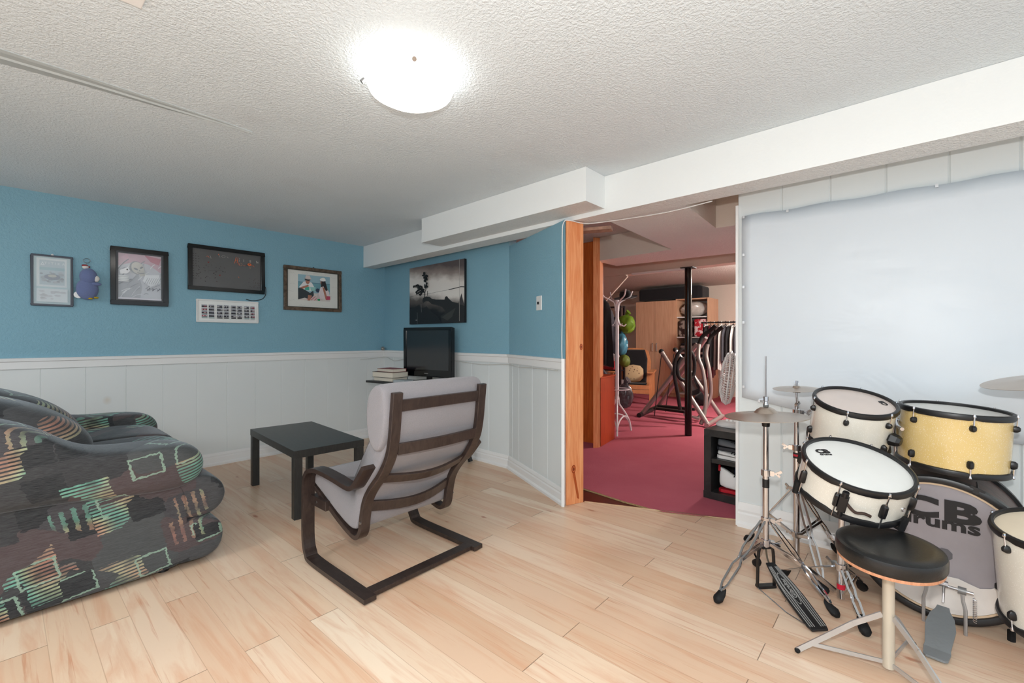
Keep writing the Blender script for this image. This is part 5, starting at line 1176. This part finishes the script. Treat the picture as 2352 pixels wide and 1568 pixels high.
# armchair of pine with cushion
AM = M.Translation((-3.88, 7.83, 0)) @ M.Rotation(math.radians(20), 4, 'Z')      # faces local -y
t = thing('armchair', 'pine armchair with slatted seat front and black back cushion', 'armchair', mtx=AM); K = dict(parent=t, world=False)
for sx in (-1, 1):
    obj('leg', MB().box((sx*.34-.025, -.36, 0), (sx*.34+.025, -.30, .56)), CHAIRW, **K); obj('leg', MB().box((sx*.34-.025, .28, 0), (sx*.34+.025, .34, .56)), CHAIRW, **K)
    obj('armrest', MB().prism([(sx*.34-.06, -.42, .56), (sx*.34+.06, -.42, .56), (sx*.34+.05, .40, .56), (sx*.34-.04, .40, .56)], (0, 0, .028)), CHAIRW, bevel=.006, **K)
for z in (.235, .315): obj('front_slat', MB().box((-.315, -.39, z-.035), (.315, -.36, z+.035)), CHAIRW, **K)
obj('seat', MB().box((-.31, -.36, .30), (.31, .30, .345)), CHAIRW, **K)
bk = M.Translation((0, .25, .30)) @ M.Rotation(-.28, 4, 'X')
obj('backrest', MB().rings([[bk@V((x, y, z)) for x, z in ((-.27, 0), (.27, 0), (.29, .45), (.24, .66), (.12, .72), (-.12, .72), (-.24, .66), (-.29, .45))] for y in (0, .025)]), CHAIRW, **K)
obj('back_cushion', MB().rings([[bk@V((x*s, y, .34+(z-.34)*s)) for x, z in ((-.22, .02), (.22, .02), (.23, .5), (.18, .68), (-.18, .68), (-.23, .5))] for y, s in ((-.01, .96), (-.05, 1), (-.09, .9))]), BLACKF, smooth=False, bevel=.01, label='black back cushion', **K)
FLORAL = None
def m_floral():
    m = N('floral_tapestry'); c = m.coord('Object'); v = m.n('ShaderNodeTexVoronoi', feature='F1', ins={'Vector': c, 'Scale': 24})
    k = m.ramp(v.outputs['Distance'], [(.2, (255, 255, 255)), (.34, (0, 0, 0))]); gx = m.n('ShaderNodeVectorMath', operation='LENGTH', ins={0: m.coord('Object', loc=(0, 0, 0))}).outputs['Value']
    col = m.mix(m.math('MULTIPLY', k, m.math('LESS_THAN', gx, .14)), lin((196, 170, 132)), lin((108, 84, 66))); m.set(color=col, rough=.9); return m.m
pm_ = AM @ M.Translation((0, -.02, .53)) @ M.Rotation(-.28, 4, 'X'); p = thing('throw_pillow', 'beige floral throw pillow leaning in the pine armchair', 'pillow', mtx=pm_)
obj('pillow_cover', MB().rings([[V((x*s, y, z*s)) for x, z in ((-.2, -.18), (.2, -.18), (.19, 0), (.2, .18), (-.2, .18), (-.19, 0))] for y, s in ((-.075, .55), (-.05, .9), (0, 1), (.05, .9), (.075, .55))]), m_floral(), p, world=False, smooth=True, sub=1)
tag(obj('seat_pad', MB().prism([AM@V(q) for q in ((-.2, -.34, .347), (.26, -.34, .347), (.26, -.15, .347), (-.2, -.15, .347))], (0, 0, .03)), BLACKF, bevel=.01), 'thin black pad on the seat of the pine armchair', 'cushion')
# wardrobes
def wardrobe(x0, x1, y0, y1, zt, lab, nd):
    t = thing('wardrobe', lab, 'wardrobe', ((x0+x1)/2, (y0+y1)/2, 0)); e = .02
    mb = MB().box((x0, y0+.02, .004), (x0+e, y1, zt)); obj('side_panel', mb, BEECH, t); obj('side_panel', MB().box((x1-e, y0+(.02 if nd else 0), .004), (x1, y1, zt)), BEECH, t)
    obj('top_panel', MB().box((x0+e, y0+.02, zt-e), (x1-e, y1, zt)), BEECH, t); obj('back_panel', MB().box((x0+e, y1-.01, .05), (x1-e, y1, zt-e)), TRIMW, t); obj('plinth', MB().box((x0+e, y0+.05, .004), (x1-e, y0+.07, .08)), BEECH, t)
    if nd:
        w_ = (x1-x0)/nd
        for k in range(nd):
            d = obj('door', MB().box((x0+w_*k+.002, y0, .08), (x0+w_*(k+1)-.002, y0+.018, zt)), BEECH, t, bevel=.001); hx_ = x0+w_+(-.045 if k == 0 else .045)
            obj('handle', MB().tube([(hx_, y0, 1.08), (hx_, y0-.03, 1.075), (hx_, y0-.03, .925), (hx_, y0, .92)], .006, 8), STEEL, d)
    return t
wardrobe(-4.37, -3.525, 8.94, 9.54, 1.945, 'pale birch wardrobe with two closed doors', 2)
t = wardrobe(-3.522, -2.886, 8.94, 9.54, 1.965, 'open birch wardrobe unit with shelves of bedding', 0)
for z in (1.60, 1.20, .80, .38, .08): obj('shelf', MB().box((-3.50, 8.96, z-.01), (-2.908, 9.52, z+.01)), TRIMW, t)
CASEM = BLACKF
mb = MB().rings([[V((x, y0+(y-9.2)*s, 1.985+(z-1.985)*s+.0)) for y, z in ((8.98, 1.972), (9.44, 1.972), (9.44, 2.20), (9.40, 2.225), (9.02, 2.225), (8.98, 2.20))] for x, s, y0 in ((-4.33, .9, 9.2), (-4.28, 1, 9.2), (-3.6, 1.04, 9.2), (-3.1, 1.02, 9.2), (-3.02, .9, 9.2))])
tag(obj('storage_case', mb, CASEM, bevel=.02), 'long soft black case lying on top of the birch wardrobes', 'case')
CLEARP = flat((196, 190, 184), .2, var=.12, vs=20)
bag('bedding_bag', 'clear bag of white bedding on the top wardrobe shelf', (-3.2, 9.16, 1.765), .16, (1.7, 1.1, .92), CLEARP, 12, tie=False)
def m_snow():
    m = N('red_snowflake_fleece'); v = m.noise(m.coord(), 16, 4, .6); m.set(color=m.mix(m.ramp(v, [(.52, (0, 0, 0)), (.55, (255, 255, 255))]), lin((176, 20, 40)), lin((226, 200, 200))), rough=.6); return m.m
def m_dark():
    m = N('brown_swirl_fleece'); v = m.noise(m.coord(), 10, 4, .6); m.set(color=m.mix(m.ramp(v, [(.5, (0, 0, 0)), (.56, (255, 255, 255))]), lin((52, 36, 34)), lin((150, 136, 128))), rough=.3); return m.m
tag(obj('bedding_bag', MB().box((-3.17, 8.97, 1.212), (-2.93, 9.4, 1.56)), m_snow(), bevel=.03), 'red and white patterned blanket in a clear bag on the wardrobe shelf', 'bag')
tag(obj('bedding_bag', MB().box((-3.48, 8.97, 1.212), (-3.2, 9.4, 1.54)), m_dark(), bevel=.03), 'brown swirled blanket in a clear bag left of the red one', 'bag')
for k, (c, z) in enumerate((((40, 36, 44), .81), ((196, 190, 184), .87), ((60, 40, 50), .93), ((160, 150, 146), .99), ((40, 40, 48), 1.04))):
    tag(obj('folded_cloth', MB().box((-3.47+.01*k, 8.98, z), (-2.95-.02*k, 9.38, z+.048)), flat(c, .9), bevel=.015), ('black', 'cream', 'plum', 'light grey', 'navy')[k]+' folded garment in the pile under the bagged blankets', 'clothes', 'folded clothes on the open wardrobe shelf')
tag(obj('storage_box', MB().box((-3.46, 8.97, .392), (-2.95, 9.4, .74)), flat((206, 194, 176), .3), bevel=.02), 'cream padded box low in the open wardrobe', 'box')
# black post
t = thing('support_post', 'black steel support post standing on the rose carpet', 'post', (-2.016, 5.52, 0))
obj('pole', MB().cyl((-2.016, 5.52, .004), (-2.016, 5.52, 2.03), .041, 28), GLOSSB, t, smooth=True); obj('cap_plate', MB().box((-2.09, 5.45, 2.03), (-1.94, 5.59, 2.039)), BLACKP, t)
# air glider
t = thing('exercise_glider', 'silver and black fold-out glider exercise machine behind the post', 'exercise machine', (-2.4, 6.4, 0))
def P_(x, y, d): return AT(x, y, d)
F1 = FL(1474, 956); F2 = FL(1512, 938); B1 = FL(1626, 981); B2 = FL(1657, 962)
for f in (F1, F2, B1, B2): f.z = .035
T1, T2 = P_(1602, 790, 6.35), P_(1622, 775, 6.65); S1, S2 = P_(1519, 807, 6.55), P_(1551, 803, 6.9)
for a, b in ((F1, T1), (F2, T2), (B1, S1), (B2, S2)): obj('frame_tube', MB().cyl(a, b, .032, 14), SILVER, t, smooth=True)
obj('cross_foot', MB().cyl(F1+(F1-F2)*.15, F2+(F2-F1)*.1, .035, 12), BLACKP, t, smooth=True); obj('cross_foot', MB().cyl(B1+(B1-B2)*.1, B2+(B2-B1)*.1, .03, 12), SILVER, t, smooth=True)
for s in (S1, S2): obj('end_cap', MB().ball(s, .037, 12, 8), RUBBER, t, smooth=True)
for pts, gr in (([(1610, 985, 6.05), (1619, 945, 6.1), (1621, 900, 6.15), (1614, 850, 6.2), (1604, 820, 6.25), (1606, 790, 6.3)], [(1606, 790, 6.3), (1614, 772, 6.3), (1632, 758, 6.25), (1644, 747, 6.2)]), ([(1603, 962, 6.4), (1625, 930, 6.4), (1633, 900, 6.4), (1629, 850, 6.4), (1622, 815, 6.45), (1626, 790, 6.45)], [(1626, 790, 6.45), (1632, 775, 6.45), (1648, 760, 6.4), (1660, 750, 6.35)])):
    pts = [P_(*q) for q in pts]; pts[0].z = max(pts[0].z, .03)
    obj('swing_arm', MB().tube(pts, .026, 10, 5), SILVER, t, smooth=True); obj('hand_grip', MB().tube([P_(*q) for q in gr], .028, 10, 4), RUBBER, t, smooth=True)
for a, b, m_ in (((1505, 937, 6.75), (1576, 946, 6.35), BLACKP), ((1512, 932, 6.85), (1598, 940, 6.5), BLACKP)):
    a, b = P_(*a), P_(*b); obj('foot_plate', MB().bar(a, b, .10, .035), m_, t, bevel=.01)
obj('cross_foot', MB().bar(P_(1570, 950, 6.4), P_(1606, 962, 6.3), .05, .03), SILVER, t)
for a, b in (((1519, 815, 6.5), (1503, 955, 6.5)), ((1548, 812, 6.85), (1528, 945, 6.85))): obj('cord', MB().cyl(P_(*a), P_(*b), .006, 6), BLACKP, t)
obj('pivot', MB().cyl(P_(1545, 858, 6.35), P_(1556, 850, 6.85), .024, 12), BLACKP, t, smooth=True)
mb = MB().tube([P_(*q) for q in ((1562, 940, 6.0), (1556, 900, 6.0), (1549, 860, 6.0), (1552, 825, 6.0), (1566, 803, 6.0), (1585, 806, 6.0), (1595, 830, 6.02), (1592, 862, 6.02), (1575, 873, 6.0), (1560, 866, 6.0), (1556, 840, 6.0), (1566, 820, 6.0))], .024, 12, 6)
tag(obj('vacuum_hose', mb, flat((24, 24, 26), .5, var=.4, vs=60, bump=.8, bs=120), smooth=True), 'black ribbed vacuum hose looped over the exercise machine', 'hose')
tag(obj('cloth_strap', MB().strip([P_(*q) for q in ((1594, 868, 6.2), (1602, 885, 6.2), (1606, 896, 6.2), (1590, 903, 6.2))], .07, .02, (0, 0, 1), 3), BLACKF), 'black fabric handle dangling beside the post', 'strap')
# shoe cabinet
SC_ = M.Translation((-1.144, 3.448, 0)) @ M.Rotation(math.radians(-5.0), 4, 'Z')
t = thing('shoe_cabinet', 'black open cube cabinet holding shoes beside the white wall', 'cabinet', mtx=SC_); K = dict(parent=t, world=False); W_ = .50; D_ = .40; HH = .512
obj('top', MB().box((0, 0, .462), (W_, D_, HH)), BLKTAB, bevel=.001, **K); obj('bottom', MB().box((-.004, -.002, .006), (W_, D_, .058)), BLKTAB, bevel=.001, **K)
for x in (0, W_-.05): obj('side_panel', MB().box((x, 0, .058), (x+.05, D_, .462)), BLKTAB, **K)
obj('shelf', MB().box((.05, .012, .268), (W_-.05, D_, .30)), BLKTAB, **K); obj('back_panel', MB().box((.05, D_-.008, .058), (W_-.05, D_, .462)), BLKTAB, **K)
def shoe(lab, loc, rz, L, col, sole, lace, H=.10, seed=0, high=0, accent=None):
    mt = SC_ @ M.Translation(loc) @ M.Rotation(rz, 4, 'Z'); t = thing('shoe', lab, 'shoe', mtx=mt, group='shoes in the open black cabinet'); K = dict(parent=t, world=False)
    outl = lambda s, z: [V((L*x, .045*w_*s, z)) for x, w_ in ((0, -.35), (.06, -.7), (.3, -.72), (.6, -1), (.85, -.95), (.97, -.5), (1, 0), (.97, .45), (.85, .8), (.6, .9), (.3, .7), (.06, .7), (0, .35))]
    obj('sole', MB().rings([outl(1.0, 0), outl(1.05, .010), outl(1.02, .022)]), sole, smooth=True, **K)
    prof = [(0, H+high), (.06, H+high), (.3, H*.9+high*.4), (.6, H*.62), (.85, H*.45), (.97, H*.38), (1, H*.3), (.97, H*.38), (.85, H*.45), (.6, H*.62), (.3, H*.9+high*.4), (.06, H+high), (0, H+high)]
    a = outl(1.0, .026); b = [V((p.x, p.y*.92, .026+(z-.026)*.55)) for p, (_, z) in zip(a, prof)]; c = [V((p.x*.97+.004, p.y*.45, z)) for p, (_, z) in zip(a, prof)]
    d = [V((p.x*.95+.006, p.y*.2, z-.004)) for p, (_, z) in zip(a, prof)]; obj('upper', MB().rings([a, [p.lerp(q_, .5)+V((0, p.y*.06, 0)) for p, q_ in zip(a, b)], b, c, d]), col, smooth=True, sub=1, **K)
    mb = MB()
    for k in range(6):
        x = L*(.34+.065*k); z = H*(.92-.09*k)+high*.2*(1-k/6)+.004; mb.tube([(x, -.024, z-.012), (x+.008, -.01, z+.004), (x, .012, z+.006), (x+.006, .026, z-.010)], .0032, 6)
    obj('laces', mb, lace, smooth=True, **K)
    if accent: obj('heel_tab', MB().tube([(.004, -.02, H+high-.03), (.0, 0, H+high+.004), (.004, .02, H+high-.03)], .008, 8, 3), accent, smooth=True, **K)
SW = flat((220, 220, 218), .5); SB = flat((44, 46, 52), .5); SN = flat((40, 54, 92), .5); SG_ = flat((90, 92, 96), .6); RED = flat((180, 24, 40), .5); BL = flat((20, 20, 22), .6)
shoe('white high-top sneaker with black laces and a red collar, lower shelf', (.085, .07, .06), math.radians(8), .30, SW, RED, BL, .13, high=.05, accent=RED)
shoe('navy sneaker behind the white high-top, lower shelf', (.14, .20, .06), math.radians(4), .28, SN, SW, BL, .12, high=.05)
shoe('dark grey sneaker on top of the pile, upper shelf', (.07, .08, .362), 0.05, .30, SG_, SB, BL, .08)
shoe('white sneaker with black stripe in the middle of the pile, upper shelf', (.07, .08, .302), 0.0, .30, SW, SW, BL, .055)
shoe('black sneaker at the back of the upper shelf', (.09, .21, .302), 0.1, .28, SB, SG_, BL, .09)
# fan on the cabinet
FB = FL(1700, 985, .514); FB = V((-1.0, 3.69, .513)); fcen = AT(1674, 868, 3.62)
t = thing('desk_fan', 'white round cage fan standing on the black shoe cabinet', 'fan', (FB.x, FB.y, FB.z))
obj('base', MB().rings([[V((FB.x+.13*sx*math.cos(a), FB.y+.10*sx*math.sin(a), z)) for a in [2*PI*k/28 for k in range(28)]] for sx, z in ((1, .513), (1.02, .525), (.86, .545), (.5, .553), (.2, .556))]), WHITEPL, t, smooth=True)
for k in range(4): obj('button', MB().box((FB.x-.05+.028*k, FB.y-.04, .552), (FB.x-.032+.028*k, FB.y-.02, .566)), WHITEPL, t)
fn = V((-.93, -.24, .10)).normalized(); FM = frame(tuple(fcen), tuple(fn)); R0 = .215
obj('neck', MB().cyl((FB.x+.04, FB.y, .55), fcen-fn*.10+V((0, 0, -.06)), .02, 12).cyl(fcen-fn*.04, fcen-fn*.15, .05, 16), WHITEPL, t, smooth=True)
mb = MB(); nW = 60
for k in range(nW):
    a = 2*PI*k/nW; c_, s_ = math.cos(a), math.sin(a); mb.tube([FM@V((r*c_, r*s_, z)) for r, z in ((.035, .062), (R0*.55, .055), (R0*.9, .032), (R0, 0), (R0*.9, -.03), (R0*.5, -.05), (.05, -.055))], .0024, 4)
cage = obj('cage', mb, WHITEPL, t)
mb = MB()
for r, z in ((R0, 0), (R0*.93, .026), (R0*.75, .046), (R0*.93, -.026)): mb.tube([FM@V((r*math.cos(a), r*math.sin(a), z)) for a in [2*PI*k/40 for k in range(40)]], .0025 if r < R0 else .005, 6, closed=True)
obj('cage_ring', mb, WHITEPL, cage, smooth=True); obj('hub_cap', MB().lathe([(0, .066), (.038, .064), (.04, .055), (0, .055)], 24, mtx=FM), WHITEPL, t, smooth=True)
for k in range(3):
    a = 2*PI*k/3+.4; obj('blade', MB().rings([[FM@(M.Rotation(a+u*.9, 3, 'Z')@V((r, 0, .012-.022*u+dz))) for u in (0, .5, 1)]+[FM@(M.Rotation(a+u*.9, 3, 'Z')@V((r, 0, .012-.022*u-dz))) for u in (1, .5, 0)] for r, dz in ((.03, .0015), (.10, .0015), (.185, .001))]), flat((206, 206, 206), .4), t)
# clothes rack
t = thing('clothes_rack', 'black clothes rail full of hanging dark clothes', 'clothes rack', (-2.45, 8.3, 0))
ra, rb = V((-2.80, 8.30, 1.46)), V((-1.5, 8.30, 1.46)); obj('rail', MB().cyl(ra, rb, .014, 10), BLACKP, t)
for p in (V((-2.76, 8.3, 0)), V((-1.54, 8.3, 0))): obj('upright', MB().cyl(p, p+V((0, 0, 1.46)), .014, 10), BLACKP, t); obj('foot', MB().bar(p+V((0, -.22, .015)), p+V((0, .22, .015)), .03, .03), BLACKP, t)
gm_ = ((BLACKF, 'black'), (MAROONF, 'maroon'), (BLACKF, 'black'), (BROWNF, 'brown'), (WHITEF, 'white'), (DGREYF, 'dark grey'), (BLACKF, 'black'), (WHITEF, 'pale'), (DGREYF, 'dark grey'), (BLACKF, 'black'), (BROWNF, 'brown'), (DGREYF, 'dark grey'), (BLACKF, 'black'))
ords = ('first', 'second', 'third', 'fourth', 'fifth', 'sixth', 'seventh', 'eighth', 'ninth', 'tenth', 'eleventh', 'twelfth', 'thirteenth')
rng = random.Random(8)
for k, (m_, nm) in enumerate(gm_):
    x = -2.70+.062*k; h = rng.choice((.62, .75, .9, .7)); 
    tt = thing('hanging_garment', nm+' garment, '+ords[k]+' from the left on the black clothes rail', 'garment', (x, 8.30, 1.44), 'clothes on the black rail')
    o = garment('cloth', '', '', (x, 8.30, 1.40), .055, h, .40, m_, seed=k+20, rim=.5)
    for kk in ('label', 'category'): del o[kk]
    o.data.transform(tt.matrix_basis.inverted()); o.parent = tt
    obj('hanger', MB().tube([(x, 8.30, 1.40), (x, 8.30, 1.44), (x, 8.286, 1.474), (x, 8.30, 1.482), (x, 8.316, 1.47)], .004, 6, 3).tube([(x, 8.14, 1.385), (x, 8.30, 1.425), (x, 8.46, 1.385)], .006, 6), WHITEPL if k % 2 == 0 else BLACKP, tt)
bag('bag', 'black bag lying on the floor under the clothes rail', (-2.72, 8.15, .13), .13, (1.1, .9, .9), BLACKF, 30, tie=False)
